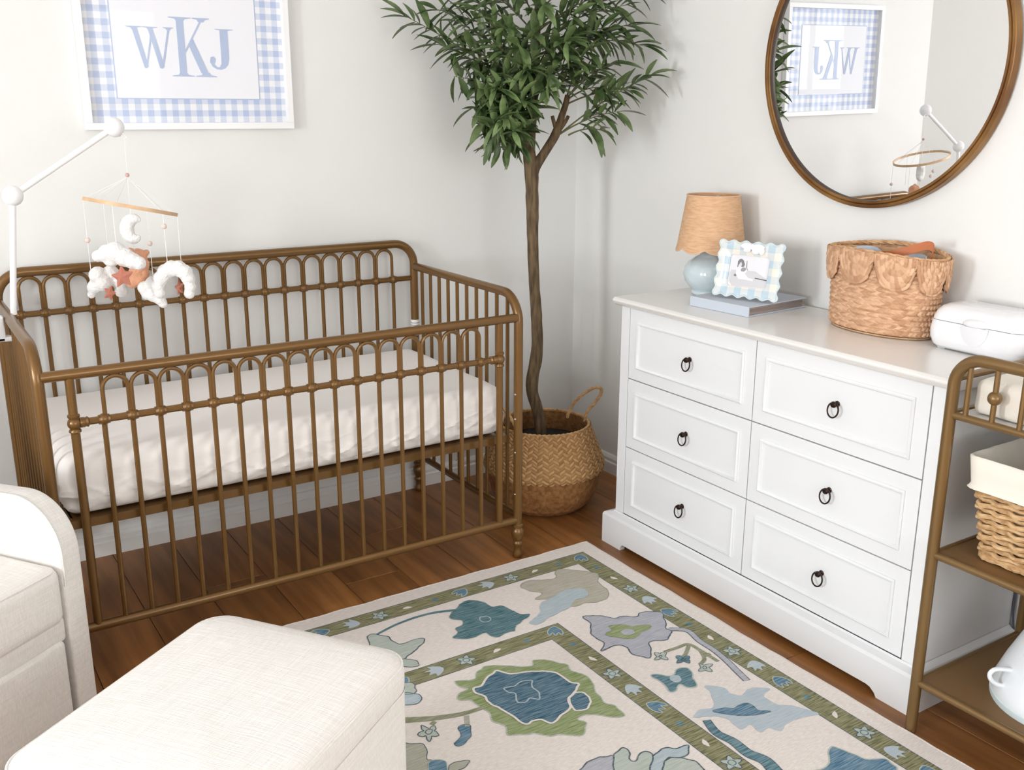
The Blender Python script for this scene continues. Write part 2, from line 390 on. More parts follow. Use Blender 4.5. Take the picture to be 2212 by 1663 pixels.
# back panel
rc = .075
bp = [(XL, YB, .12), (XL, YB, .5), (XL, YB, ZBK-rc)]+arc((XL+rc, YB, ZBK-rc), -X, Z, rc, 0, PI/2, 10)[1:]+[(XC, YB, ZBK)]+arc((XR-rc, YB, ZBK-rc), X, Z, rc, PI/2, 0, 10)+[(XR, YB, .5), (XR, YB, .12)]
part('headboard_frame', MB().tube(bp, RP+.0003, 14), gold, crib)
part('bottom_rail', MB().tube([(XL+.01, YB, .145), (XR-.01, YB, .145)], .0115, 12), gold, crib)
def arch(xa, xb, y, z0, ztop):
    r = (xb-xa)/2; c = (xa+xb)/2
    return [(xa, y, z0)]+[(xa, y, ztop-r)]+arc((c, y, ztop-r), -X, Z, r, 0, PI, 12)[1:-1]+[(xb, y, ztop-r), (xb, y, z0)]
def panel(xs, y, zm, ztop, zb, prefix):
    for i, x in enumerate(xs):
        part('spindle', MB().tube([(x, y, zb), (x, y, zm)], .0066, 8), gold, crib)
        part('ball_joint', MB().sphere((x, y, zm), .0148, 12, 8).lathe([(.0115, -.013), (.0128, 0), (.0115, .013)], (x, y, zm), 10, axis=(Y, Z, X)), gold, crib)
    for a, b in zip(xs[:-1], xs[1:]):
        part('arch', MB().tube(arch(a+.0035, b-.0035, y, zm, ztop), .0055, 8), gold, crib)
bxs = [-2.0111+.06683*i for i in range(19)]
panel(bxs, YB, ZMB, ZBK-.0175, .145, 'back')
part('cross_rail', MB().tube([(XL, YB, ZMB), (XR, YB, ZMB)], .0092, 10), gold, crib)
part('top_rail', MB().tube([(XL+.006, YFc, ZFR), (XR-.006, YFc, ZFR)], .0135, 14), gold, crib)
part('bottom_rail', MB().tube([(XL+.006, YFc, ZBR), (XR-.006, YFc, ZBR)], .0128, 14), gold, crib)
fxs = [XC-.534+.06675*i for i in range(17)]
panel(fxs, YFc, ZMF, ZFR-.0165, ZBR, 'front')
TS = (XC-.6015, XC+.6015)
part('cross_rail', MB().tube([(TS[0], YFc, ZMF), (TS[1], YFc, ZMF)], .0092, 10), gold, crib)
for x in TS:
    part('post', MB().tube([(x, YFc, ZBR), (x, YFc, ZFR)], .0108, 12), gold, crib)
    part('post_collar', MB().sphere((x, YFc, ZMF), .0165, 14, 10).lathe([(.0125, .014), (.0145, .017), (.0145, .021), (.0108, .024)], (x, YFc, ZMF), 14).lathe([(.0108, -.024), (.0145, -.021), (.0145, -.017), (.0125, -.014)], (x, YFc, ZMF), 14).lathe([(.013, .012), (.013, .022), (.0115, .025), (.0135, .03), (.0092, .034)], (x, YFc, ZMF), 12, axis=(Y, Z, X if x < XC else -X)), gold, crib)
# mattress support
part('mattress_support', MB().box(XL+.02, XR-.02, YFc+.025, YFc+.05, .390, .412).box(XL+.02, XR-.02, YB-.05, YB-.025, .390, .412).box(XL+.02, XL+.045, YFc+.05, YB-.05, .390, .412).box(XR-.045, XR-.02, YFc+.05, YB-.05, .390, .412).box(XL+.04, XR-.04, YFc+.05, YB-.05, .405, .412), gold, crib, smooth=0)
for z in (.55, .47, .36, .22):
    part('bolt', MB().sphere((XR-.013, YFc-.003, z), .0042, 8, 6), silver, crib)
sb = MB().lathe([(RP+.001, .608), (RP+.001, .665)], (XR, YB, 0), 16, cap=False)
part('warning_sticker', sb, mat('sticker_white', (238, 238, 236), .5), crib, label='white paper sticker with small print')
sp = MB()
for k in range(5): sp.lathe([(RP+.0014, .616+.009*k), (RP+.0014, .619+.009*k)], (XR, YB, 0), 24, cap=False)
part('sticker_print', sp, mat('sticker_ink', (150, 150, 150), .5), crib)

# mattress with a fitted sheet
def mdisp(P, n):
    side = max(0, 1-abs(n.z)*1.2)
    f = max(0, min(1, (.02-P.z)/.09))
    s = P.x*1.0+P.y*1.3
    rdg = lambda v: (1-abs(noise.noise(v))*2.2)
    w_ = (max(0, rdg(Vector((s*13+P.z*20, P.z*7, 3.1))))**3*.013*f + max(0, rdg(Vector((s*8-P.z*22, P.z*12, 7.7))))**4*.009*min(1, f+.15) + noise.noise(Vector((s*30+P.z*26, P.z*8, 3.1)))*.010*f + noise.noise(Vector((s*11-P.z*9, P.z*9+4, 0)))*.010*min(1, f+.25) - .010*max(0, noise.noise(Vector((s*17+P.z*20, P.z*20, 9))))*f)*side
    w_ -= .018*side*max(0, -P.z/.075)**2
    w_ += noise.noise(Vector((P.x*4, P.y*9, 8)))*.0025*max(0, n.z)
    return w_
mbx = MB().rbox((XC, (YFc+YB)/2+.004, .495), (.645, .322, .079), .042, ni=130, ne=7, disp=mdisp)
mt = part('mattress', mbx, sheet, smooth=60, weld=.0004, orgin=(XC, (YFc+YB)/2, .415))
tag(mt, 'cream crib mattress in a wrinkled fitted sheet', 'mattress')

# ------------------------------------------------------------------ dresser
XD = -.3846; DY0, DY1 = -.780, -1.932
ZT = .8323
dr = thing('dresser', (-.2, (DY0+DY1)/2, 0), 'white six-drawer dresser with dark ring pulls', 'dresser')
zdr = [.1162, .3487, .5779, .8057]; ydr = [-.8209, -1.3553, -1.8896]
part('body', MB().box(XD+.022, 0, DY1, DY0, .09, .806).box(XD, XD+.022, DY1, ydr[2]-.0015, .09, .806).box(XD, XD+.022, ydr[0]+.0015, DY0, .09, .806), white_lac, dr, smooth=0, bevel=.0012)
tp = [(0, ZT-.0001), (-.398, ZT), (-.4066, ZT-.006), (-.4066, ZT-.011), (-.400, ZT-.02), (-.392, ZT-.0263), (0, ZT-.0263)]
top = MB(); ov = lambda x: (.022 if x < -.4 else .016 if x < -.395 else .01)
top.prism([(x, DY0+.022, z) for x, z in tp], 0, 0, (0, DY1-DY0-.044, 0))
part('top', top, mat('dresser_top_white', (236, 234, 230), .22), dr, smooth=0, bevel=.002)
# plinth with bracket feet
PX = -.4146; PY0, PY1 = -.750, -1.952
out = [(PY0, 0), (PY0, .098), (PY1, .098), (PY1, 0), (PY1+.098, 0), (PY1+.104, .010), (PY1+.118, .020), (PY1+.13, .0225), (PY0-.112, .0225), (PY0-.106, .021), (PY0-.098, .012), (PY0-.096, 0)]
pl_ = MB().prism([(PX, y, z) for y, z in out], 0, 0, (.02, 0, 0))
pl_.box(PX+.02, 0, PY0-.02, PY0, 0, .098).box(PX+.02, 0, PY1, PY1+.02, 0, .098).box(PX+.02, 0, PY1+.02, PY0-.02, .06, .09)
part('plinth', pl_, white_lac, dr, smooth=0)
part('plinth_moulding', MB().grid(lambda i, j: [(PX, PY0, .098), (PX+.004, PY0-.004, .106), (XD-.005, DY0+.006, .111), (XD-.001, DY0+.001, .1155), (0, 0, 0)][j] if i == 0 else None or
    [[(PX, PY0, .098), (PX+.004, PY0-.004, .106), (XD-.005, DY0+.006, .111), (XD-.001, DY0+.001, .1155)], [(PX, PY1, .098), (PX+.004, PY1+.004, .106), (XD-.005, DY1-.006, .111), (XD-.001, DY1-.001, .1155)], [(0, PY1, .098), (0, PY1+.004, .106), (0, DY1-.006, .111), (0, DY1-.001, .1155)]][i-1][j], 3+0, 4) if False else
    MB().grid(lambda i, j: ([(0, PY0, .098), (0, PY0-.004, .106), (0, DY0+.006, .111), (0, DY0+.001, .1155)], [(PX, PY0, .098), (PX+.004, PY0-.004, .106), (XD-.005, DY0+.006, .111), (XD-.001, DY0+.001, .1155)], [(PX, PY1, .098), (PX+.004, PY1+.004, .106), (XD-.005, DY1-.006, .111), (XD-.001, DY1-.001, .1155)], [(0, PY1, .098), (0, PY1+.004, .106), (0, DY1-.006, .111), (0, DY1-.001, .1155)])[i][j], 4, 4), white_lac, dr, smooth=0)
g = .0016
for ci in range(2):
    for ri in range(3):
        ya, yb = ydr[ci]-g, ydr[ci+1]+g; za, zb = zdr[ri]+g, zdr[ri+1]-g
        d_ = part('drawer', MB().box(XD, XD+.02, yb, ya, za, zb), white_lac, dr, smooth=0, bevel=.001)
        ins = .037; A = [(ya-ins, za+ins), (yb+ins, za+ins), (yb+ins, zb-ins), (ya-ins, zb-ins)]
        # bead moulding: mitred ring with a rounded section
        sec = [(0, 0), (.0, .0035), (.004, .0065), (.008, .0055), (.0105, .002), (.0105, 0)]
        def fr(i, j):
            y, z = A[i]; cy, cz = (ya+yb)/2, (za+zb)/2; o_, h_ = sec[j]
            return (XD-h_, y-math.copysign(o_, y-cy), z-math.copysign(o_, z-cz))
        part('panel_moulding', MB().grid(fr, 4, len(sec), cu=True), white_lac, d_, smooth=50)
        yc = (ya+yb)/2+(-.012 if ci == 0 else -.012); zc = (za+zb)/2+.006
        kn = part('knob', MB().lathe([(.0, 0), (.0075, 0), (.0075, .002), (.004, .004), (.004, .009), (.0078, .012), (.0085, .016), (.006, .02), (0, .021)], (XD, yc, zc), 14, axis=(Y, Z, -X), cap=False), dark_metal, d_)
        th = [Vector((XD-.013-.004*math.sin(a)*0, yc, zc-.014))+Y*(.0165*math.cos(a))+Z*(.0185*math.sin(a))-X*(.003*(1-math.sin(a))) for a in [2*PI*q/22 for q in range(22)]]
        part('ring_pull', MB().tube(th, .0022, 6, closed=True), dark_metal, d_)

# ------------------------------------------------------------------ framed monogram
PXa, PXb, PZa, PZb = -1.7713, -1.1363, 1.338, 1.816
pic = thing('framed_print', ((PXa+PXb)/2, WY, PZa), 'white framed monogram print with blue gingham border', 'picture')
fw_, fd = .020, .026; yf_ = WY-.001-fd
for n_, q in (('frame_bar', (PXa, PXb, PZa, PZa+fw_)), ('frame_bar', (PXa, PXb, PZb-fw_, PZb)), ('frame_bar', (PXa, PXa+fw_, PZa+fw_, PZb-fw_)), ('frame_bar', (PXb-fw_, PXb, PZa+fw_, PZb-fw_))):
    part(n_, MB().box(q[0], q[1], yf_, WY-.001, q[2], q[3]), mat('white_frame_paint', (246, 246, 246), .4), pic, smooth=0, bevel=.001)
GM = bpy.data.materials.new('blue_gingham'); GM.use_nodes = True; nt = GM.node_tree; N = nt.nodes; Lk = nt.links
tc = N.new('ShaderNodeTexCoord'); sx_ = N.new('ShaderNodeSeparateXYZ'); Lk.new(tc.outputs['Object'], sx_.inputs[0])
def stripe(sock, off):
    a = N.new('ShaderNodeMath'); a.operation = 'MULTIPLY_ADD'; a.inputs[1].default_value = 1/.0365; a.inputs[2].default_value = off; Lk.new(sock, a.inputs[0])
    b = N.new('ShaderNodeMath'); b.operation = 'FRACT'; Lk.new(a.outputs[0], b.inputs[0])
    c = N.new('ShaderNodeMath'); c.operation = 'GREATER_THAN'; c.inputs[1].default_value = .5; Lk.new(b.outputs[0], c.inputs[0]); return c.outputs[0]
ad = N.new('ShaderNodeMath'); ad.operation = 'ADD'; Lk.new(stripe(sx_.outputs[0], 10.2), ad.inputs[0]); Lk.new(stripe(sx_.outputs[2], 10.45), ad.inputs[1])
hf = N.new('ShaderNodeMath'); hf.operation = 'MULTIPLY'; hf.inputs[1].default_value = .5; Lk.new(ad.outputs[0], hf.inputs[0])
mx = N.new('ShaderNodeMix'); mx.data_type = 'RGBA'; mx.inputs[6].default_value = srgb(240, 242, 246); mx.inputs[7].default_value = srgb(182, 197, 226); Lk.new(hf.outputs[0], mx.inputs[0])
Lk.new(mx.outputs[2], N['Principled BSDF'].inputs['Base Color']); N['Principled BSDF'].inputs['Roughness'].default_value = .7
part('gingham_border', MB().box(PXa+fw_, PXb-fw_, WY-.008, WY-.006, PZa+fw_, PZb-fw_), GM, pic, smooth=0)
ip = (-1.6715, -1.2415, 1.4295, 1.7255)
letm = mat('letter_blue', (180, 195, 222), .7)
part('border_line', MB().box(ip[0]-.003, ip[1]+.003, WY-.0088, WY-.008, ip[2]-.003, ip[3]+.003), letm, pic, smooth=0)
part('print_paper', MB().box(ip[0], ip[1], WY-.0096, WY-.0088, ip[2], ip[3]), mat('print_white', (240, 242, 247), .7), pic, smooth=0)
yl = WY-.0104
def glyph(polys, x0, z0, w_, h_, name):
    mb = MB()
    for q_, P in enumerate(polys): mb.prism([(x0+w_*a, yl-.00012*q_, z0+h_*b) for a, b in P], 0, 0, (0, .0008, 0))
    part(name, mb, letm, pic, smooth=0)
def serif(cx, z, hw, up, st=.0):     # bracketed slab
    s = 1 if up else -1
    return [(cx-hw, z), (cx+hw, z), (cx+hw, z+s*.014), (cx+hw*.45, z+s*.03), (cx+hw*.3, z+s*.07), (cx-hw*.3, z+s*.07), (cx-hw*.45, z+s*.03), (cx-hw, z+s*.014)]
K = [[(.19, 0), (.375, 0), (.375, 1), (.19, 1)], serif(.285, 0, .285, True), serif(.285, 1, .285, False),
     [(.37, .45), (.79, .95), (.835, .95), (.37, .395)], serif(.82, 1, .22, False),
     [(.47, .53), (.585, .64), (.93, .06), (.745, .06)], serif(.87, 0, .27, True)]
K = [[(a/1.14, b) for a, b in P] for P in K]
glyph(K, -1.507, 1.4935, .134, .1705, 'letter_k')
Wg = [[(.12, 1), (.235, 1), (.42, .03), (.37, -.02), (.33, .0)], [(.36, 0), (.40, .03), (.56, .85), (.52, .88)],
      [(.455, 1), (.56, 1), (.76, .03), (.71, -.02), (.66, .0)], [(.70, 0), (.75, .03), (.93, .98), (.89, .98)],
      serif(.17, 1, .17, False), serif(.51, 1, .16, False), serif(.90, 1, .11, False)]
glyph(Wg, -1.632, 1.517, .136, .116, 'letter_w')
Jg = [[(.48, 1), (.80, 1), (.80, .28), (.74, .12), (.62, .03), (.45, -.01), (.28, .0), (.12, .06), (.02, .18), (.06, .30), (.18, .32), (.26, .26), (.24, .18), (.20, .12), (.30, .05), (.40, .05), (.47, .14), (.48, .28)], serif(.66, 1, .36, False)]
glyph(Jg, -1.3925, 1.517, .078, .118, 'letter_j')
part('glass', MB().box(PXa+fw_, PXb-fw_, WY-.0185, WY-.0165, PZa+fw_, PZb-fw_), glass_pic, pic, smooth=0)

# ------------------------------------------------------------------ round mirror
MCY, MCZ, MR = -1.356, 1.533, .395
mir = thing('round_mirror', (0, MCY, MCZ), 'large round wall mirror in a bronze gold rim', 'mirror', rot=(0, -.015, 0))
rp = [(-.012, MR-.0), (-.014, MR-.002), (-.014, MR-.009), (-.011, MR-.0115), (-.014, MR-.013), (-.014, MR-.018), (-.012, MR-.020)]
rin = [(-.012, MR-.020), (-.002, MR-.0215), (0.0, MR-.0215)]
def ring(prof, name, M, n=120):
    mb = MB().grid(lambda i, j: (prof[j][0], MCY+prof[j][1]*math.cos(2*PI*i/n), MCZ+prof[j][1]*math.sin(2*PI*i/n)), n, len(prof), cu=True)
    return part(name, mb, M, mir, smooth=40)
ring([(.012, MR-.003), (.012, MR), (-.012, MR)]+rp[1:], 'rim', mirror_gold)
ring(rin, 'inner_rim', mirror_dark)
mm_ = bpy.data.materials.new('mirror_silver'); mm_.use_nodes = True; b_ = mm_.node_tree.nodes['Principled BSDF']
b_.inputs['Base Color'].default_value = (.93, .94, .95, 1); b_.inputs['Metallic'].default_value = 1; b_.inputs['Roughness'].default_value = 0
part('mirror_glass', MB().lathe([(MR-.021, -.002), (MR-.021, .006)], (0, MCY, MCZ), 120, axis=(Y, -Z, X)), mm_, mir, smooth=30)
# ------------------------------------------------------------------ rug
RZ = .008
RX0, RX1, RY0, RY1 = -1.90, -.478, -2.88, -.747
rug = thing('area_rug', ((RX0+RX1)/2, (RY0+RY1)/2, 0), 'cream rug with blue and green floral motifs in green bands', 'rug')
ruga = mat('rug_cream', (237, 230, 223), .95, var=.12, vscale=(60, 400, 10), bump=.4, bscale=(300, 700, 10), bdist=.001, rgb2=(222, 213, 206))
def rmat(n, c, c2=None):
    return mat('rug_'+n, c, .95, var=.3, vscale=(22, 300, 10), rgb2=c2 or tuple(min(255, int(q*.55+98)) for q in c), bump=.3, bscale=(300, 700, 10), bdist=.001, detail=4)
def edge(t, k): return .004*noise.noise(Vector((t*3.1, k*7.7, 0)))
NB = 60; bd = []
for i in range(NB): bd.append((RX0+(RX1-RX0)*i/NB, RY1+edge(i/6, 1)))
for i in range(NB): bd.append((RX1+edge(i/6, 2), RY1+(RY0-RY1)*i/NB))
for i in range(NB): bd.append((RX1+(RX0-RX1)*i/NB, RY0))
for i in range(NB): bd.append((RX0, RY0+(RY1-RY0)*i/NB))
part('rug_pile', MB().prism([(x, y, .0003) for x, y in bd], 0, 0, (0, 0, RZ-.0003)), ruga, rug, smooth=0)
part('bound_edge', MB().tube([(x, y, .0052) for x, y in bd], .0045, 6, closed=True), rmat('binding', (206, 196, 188)), rug)
LCNT = [0]
def L_(k): LCNT[0] += 1; return RZ+.0002+.00025*k+(LCNT[0] % 11)*2e-5
band = rmat('olive', (96, 97, 62), (160, 157, 124)); navy_l = rmat('line_navy', (48, 66, 82))
def bandring(i0, i1, k):
    x0, x1, y0, y1 = RX0+i0, RX1-i0, RY0+i0, RY1-i0; a, b, c, d = RX0+i1, RX1-i1, RY0+i1, RY1-i1
    if i0 > .3: x0 -= .07; a -= .07
    mb = MB(); z = L_(k)
    for P in ([(x0, y1), (x1, y1), (b, d), (a, d)], [(x1, y1), (x1, y0), (b, c), (b, d)], [(x1, y0), (x0, y0), (a, c), (b, c)], [(x0, y0), (x0, y1), (a, d), (a, c)]):
        mb.poly([(p[0], p[1], z) for p in P])
    part('border_band', mb, band, rug, smooth=0)
    for q in (i0, i1):
        x0, x1, y0, y1 = RX0+q-(.07 if i0 > .3 else 0), RX1-q, RY0+q, RY1-q; t = .0011; m2 = MB()
        m2.box(x0-t, x1+t, y1-t, y1+t, z, z+.0001).box(x0-t, x1+t, y0-t, y0+t, z, z+.0001).box(x0-t, x0+t, y0, y1, z, z+.0001).box(x1-t, x1+t, y0, y1, z, z+.0001)
        part('band_line', m2, navy_l, rug, smooth=0)
BANDS = ((.057, .122), (.396, .460))
for a, b in BANDS: bandring(a, b, 0)
C = {'teal': (40, 92, 102), 'teal2': (56, 102, 116), 'navy': (38, 84, 108), 'sage': (170, 182, 170), 'beige': (172, 166, 146), 'pblue': (164, 182, 190), 'lav': (164, 166, 178),
     'green': (122, 140, 78), 'olive2': (124, 128, 94), 'lblue': (172, 188, 198), 'mblue': (62, 108, 136), 'cream': (222, 214, 204), 'dk': (44, 66, 78), 'stone': (160, 160, 140)}
CM = {k_: rmat(k_, v) for k_, v in C.items()}
def floorpts(pts, crop):
    u0_, v0_, s = crop
    return [at(u0_+x*s, v0_+y*s, 2, RZ) for x, y in pts]
CA = (650, 1150, .36166); CB = (1150, 1150, .45208)
def clampr(P, k): z = L_(k); return [(max(RX0+.01, min(RX1-.01, p.x)), min(RY1-.01, p.y), z) for p in P]
def ribbon(P, w0, w1, k, closed=False):
    n = len(P); z = L_(k); Lf = []; Rt = []
    for i in range(n):
        a = P[(i-1) % n] if closed else P[max(0, i-1)]; b = P[(i+1) % n] if closed else P[min(n-1, i+1)]
        t = (b-a); t.z = 0; t = t.normalized() if t.length > 1e-9 else X; nn = Vector((-t.y, t.x, 0)); w_ = (w0+(w1-w0)*i/max(1, n-1))/2
        Lf.append((P[i].x+nn.x*w_, P[i].y+nn.y*w_, z)); Rt.append((P[i].x-nn.x*w_, P[i].y-nn.y*w_, z))
    return MB().grid(lambda i, j: (Lf, Rt)[j][i], n, 2, cu=closed)
def motif(name, col, pts, crop, k=1, line=None, lw=.0035, rough=0):
    P = crom(floorpts(pts, crop), True, 5)
    P = [p+Vector((noise.noise(p*48)*.0045, noise.noise(p*48+X)*.0045, 0)) for p in P]
    o = None
    if col: o = part(name, MB().poly(clampr(P, k)), CM[col], rug, smooth=0)
    if line:
        part('outline', ribbon([Vector(q) for q in clampr(P, k)], lw, lw, k+1, True), CM[line], o or rug, smooth=0)
    return P
def stem(name, col, pts, crop, w0, w1, k=1, line=None):
    P = crom(floorpts(pts, crop), False, 6)
    if line: part('stem_outline', ribbon(P, w0+.005, w1+.005, k), CM[line], rug, smooth=0)
    part(name, ribbon(P, w0, w1, k+1), CM[col], rug, smooth=0)
def ell(cx, cy, rx, ry, n=12, rot=0): return [(cx+rx*math.cos(2*PI*i/n), cy+ry*math.sin(2*PI*i/n)) for i in range(n)]
def petals(cx, cy, rx, ry, np=5, ph=.3):
    m_ = np*4; return [(cx+rx*(.74+.26*math.cos(np*2*PI*i/m_))*math.cos(2*PI*i/m_+ph), cy+ry*(.74+.26*math.cos(np*2*PI*i/m_))*math.sin(2*PI*i/m_+ph)) for i in range(m_)]
motif('flower_motif', 'teal', [(885,500),(930,450),(975,410),(1030,405),(1100,420),(1150,445),(1200,440),(1270,470),(1310,490),(1370,490),(1340,520),(1290,560),(1280,590),(1240,595),(1190,625),(1140,620),(1105,600),(1060,615),(1010,635),(905,630),(935,600),(925,575),(965,550),(960,525),(905,520)], CA, 1, 'stone', .002)
motif('x', None, ell(1100, 520, 33, 16), CA, 2, 'pblue', .003)
stem('stem_motif', 'teal', [(925,465),(830,475),(750,490),(650,520),(550,560),(440,618)], CA, .012, .008)
motif('leaf_motif', 'sage', [(400,640),(410,612),(480,613),(520,625),(560,655),(595,665),(650,655),(700,635),(737,642),(700,690),(640,735),(600,760),(500,720),(430,700)], CA, 2, 'dk')
motif('flower_motif', 'beige', [(1308,322),(1350,290),(1420,285),(1480,280),(1525,270),(1520,235),(1560,220),(1640,225),(1720,235),(1775,250),(1775,300),(1835,345),(1825,395),(1770,415),(1700,420),(1640,440),(1560,430),(1500,400),(1400,400),(1440,365),(1370,350)], CA, 1, 'olive2', .002)
motif('petal_motif', 'pblue', [(1370,545),(1395,515),(1430,480),(1430,430),(1480,400),(1540,370),(1600,340),(1680,335),(1715,360),(1690,395),(1640,400),(1600,450),(1540,480),(1480,510),(1420,550)], CA, 3, 'lblue', .002)
motif('flower_motif', 'lav', [(240,405),(290,400),(340,400),(390,410),(440,400),(500,405),(515,385),(560,380),(615,385),(630,420),(640,460),(662,465),(655,500),(640,515),(580,515),(555,530),(565,560),(560,600),(530,598),(480,580),(450,550),(420,538),(380,545),(330,565),(345,530),(300,500),(275,480),(280,440)], CB, 1, 'dk')
motif('flower_motif', 'green', [(350,490),(375,465),(370,450),(430,440),(470,450),(510,445),(560,445),(565,460),(530,475),(510,490),(480,510),(430,505),(380,500)], CB, 3, 'olive2', .002)
motif('flower_centre', 'lav', ell(455, 477, 32, 14, 6), CB, 5)
stem('stem_motif', 'lav', [(655,463),(740,470),(800,520),(870,565),(930,615),(975,660),(1025,708)], CB, .014, .016, 2, 'dk')
for P in ([(630,572),(690,552),(745,535),(800,562),(888,617)], [(748,540),(735,575),(720,600)], [(800,560),(822,605),(800,632)], [(826,590),(850,580)]): stem('twig_motif', 'olive2', P, CB, .011, .011, 1)
for c in ((613,592), (722,607), (825,647)):
    motif('small_flower', 'sage' if c[0] != 722 else 'teal2', petals(c[0], c[1], 44, 24, 4, .78), CB, 3, 'dk', .002); motif('x', None, ell(c[0], c[1], 9, 6, 8), CB, 5, 'dk', .002)
motif('flower_motif', 'teal2', [(565,685),(600,680),(670,685),(690,655),(735,650),(765,670),(770,700),(790,735),(740,740),(700,725),(690,755),(660,760),(635,735),(600,710)], CB, 1, 'sage')
motif('flower_centre', 'pblue', ell(685, 700, 28, 17), CB, 3)
motif('flower_motif', 'lblue', [(820,735),(860,730),(900,740),(930,755),(950,770),(1000,780),(1020,750),(1070,740),(1130,745),(1110,780),(1130,800),(1180,825),(1260,830),(1370,870),(1280,885),(1220,910),(1190,950),(1130,935),(1090,955),(1040,920),(1000,945),(960,920),(920,890),(850,880),(770,885),(800,850),(855,840),(860,800),(850,770)], CB, 1)
motif('flower_centre', 'mblue', [(865,855),(900,840),(960,840),(1010,815),(1050,830),(1080,850),(1140,855),(1080,870),(1010,875),(960,870),(900,868)], CB, 3, 'dk', .0015)
stem('stem_motif', 'teal2', [(832,898),(880,958),(960,1000),(1030,1055),(1110,1090),(1170,1150),(1240,1210)], CB, .016, .034, 2, 'dk')
motif('petal_motif', 'lav', [(225,1135),(300,1080),(350,1068),(395,1070),(420,1135),(400,1260),(300,1260),(230,1200)], CB, 1, 'dk')
motif('petal_motif', 'pblue', [(560,1120),(590,1060),(640,1030),(690,1035),(745,1020),(745,1060),(700,1080),(640,1080),(625,1150),(600,1200)], CB, 1, 'dk')
motif('petal_motif', 'sage', [(625,1140),(640,1085),(720,1080),(780,1100),(825,1140),(830,1220),(700,1260),(630,1220)], CB, 2, 'dk')
motif('petal_motif', 'sage', [(390,1135),(395,1060),(430,1030),(460,1040),(465,1090),(500,1090),(515,1060),(550,1050),(580,1075),(565,1135),(600,1250),(400,1250)], CB, 4, 'dk')
motif('flower_motif', 'mblue', [(1420,1025),(1480,1040),(1530,1060),(1590,1085),(1680,1080),(1720,1105),(1740,1140),(1730,1220),(1600,1260),(1400,1240),(1320,1150),(1410,1120)], CB, 1, 'sage')
motif('flower_motif', 'green', [(915,890),(1000,885),(1040,870),(1050,835),(1090,805),(1150,795),(1230,795),(1300,800),(1380,800),(1385,770),(1430,760),(1520,775),(1590,790),(1620,830),(1690,850),(1740,890),(1760,950),(1790,985),(1820,1020),(1880,1040),(1925,1085),(1900,1105),(1830,1100),(1760,1085),(1690,1090),(1660,1120),(1700,1140),(1690,1200),(1640,1215),(1550,1205),(1480,1220),(1400,1200),(1330,1210),(1240,1210),(1220,1160),(1150,1130),(1130,1080),(1060,1040),(1010,1000),(950,1000),(935,970),(1000,940),(950,920)], CA, 1, 'sage', .003)
motif('flower_centre', 'navy', ell(1668, 1010, 64, 54), CA, 3, 'cream', .005)
motif('flower_centre', 'navy', [(1030,935),(1090,910),(1110,870),(1170,830),(1230,840),(1290,845),(1380,830),(1490,835),(1560,860),(1610,900),(1660,910),(1640,950),(1600,1000),(1605,1050),(1560,1090),(1510,1140),(1440,1125),(1390,1130),(1340,1145),(1290,1120),(1240,1080),(1180,1050),(1120,1015),(1100,980),(1040,960)], CA, 5, 'cream', .006)
motif('x', None, [(1215,935),(1270,925),(1310,895),(1380,890),(1385,930),(1430,970),(1420,1000),(1370,990),(1340,1020),(1290,1015),(1285,970),(1235,960)], CA, 7, 'pblue', .004)
stem('stem_motif', 'olive2', [(560,1125),(665,1120),(800,1110),(960,1085),(1095,1045)], CA, .024, .012, 2)
stem('twig_motif', 'olive2', [(800,1130),(780,1150)], CA, .012, .012, 2); stem('twig_motif', 'stone', [(990,1095),(995,1160)], CA, .012, .012, 2)
motif('small_flower', 'sage', petals(765, 1196, 66, 52, 5), CA, 3, 'dk', .0025); motif('x', None, ell(765, 1193, 20, 15, 8), CA, 5, 'dk', .002)
motif('leaf_motif', 'mblue', [(940,1160),(1010,1150),(1018,1200),(990,1250),(940,1278),(922,1262),(955,1220)], CA, 3, 'dk', .002)
motif('petal_motif', 'stone', [(600,1275),(660,1265),(740,1268),(755,1350),(790,1370),(800,1480),(600,1480)], CA, 1, 'dk', .002)
motif('petal_motif', 'mblue', [(770,1372),(860,1368),(866,1460),(770,1470)], CA, 3, 'sage', .002)
motif('leaf_motif', 'stone', [(880,1410),(930,1370),(1015,1368),(980,1400),(920,1435),(890,1470)], CA, 3, 'dk', .002)
for P, c in (([(600,900),(680,905),(678,930),(692,945),(660,965),(600,960)], 'sage'), ([(600,965),(690,963),(722,992),(690,1025),(600,1028)], 'pblue'), ([(600,760),(680,765),(706,785),(690,802),(600,800)], 'sage')): motif('petal_motif', c, P, CA, 3, 'dk', .0025)
# little flowers and leaves inside the bands
SH = {'tulip': ('mblue', [(-.15,-.75),(-.55,-.3),(-.72,.3),(-.55,.78),(-.26,.3),(0,.85),(.26,.3),(.55,.78),(.72,.3),(.55,-.3),(.15,-.75)]), 'bell': ('lblue', [(-.2,-.8),(-.6,-.4),(-.85,.15),(-.4,.12),(-.35,.7),(0,.4),(.3,.8),(.38,.15),(.85,.3),(.6,-.35),(.2,-.8)]),
      'rose': ('sage', [(math.cos(PI*i/10)*(.66+.2*math.cos(PI*i/2)), math.sin(PI*i/10)*(.66+.2*math.cos(PI*i/2))) for i in range(20)]), 'leaf': ('cream', [(-.22,-.6),(.25,-.2),(.3,.25),(.05,.75),(-.25,.2),(-.3,-.2)]), 'bud': ('teal2', [(-.4,-.3),(0,-.5),(.4,-.2),(.3,.35),(0,.2),(-.35,.4)])}
seq = ['tulip', 'bud', 'leaf', 'rose', 'bell']
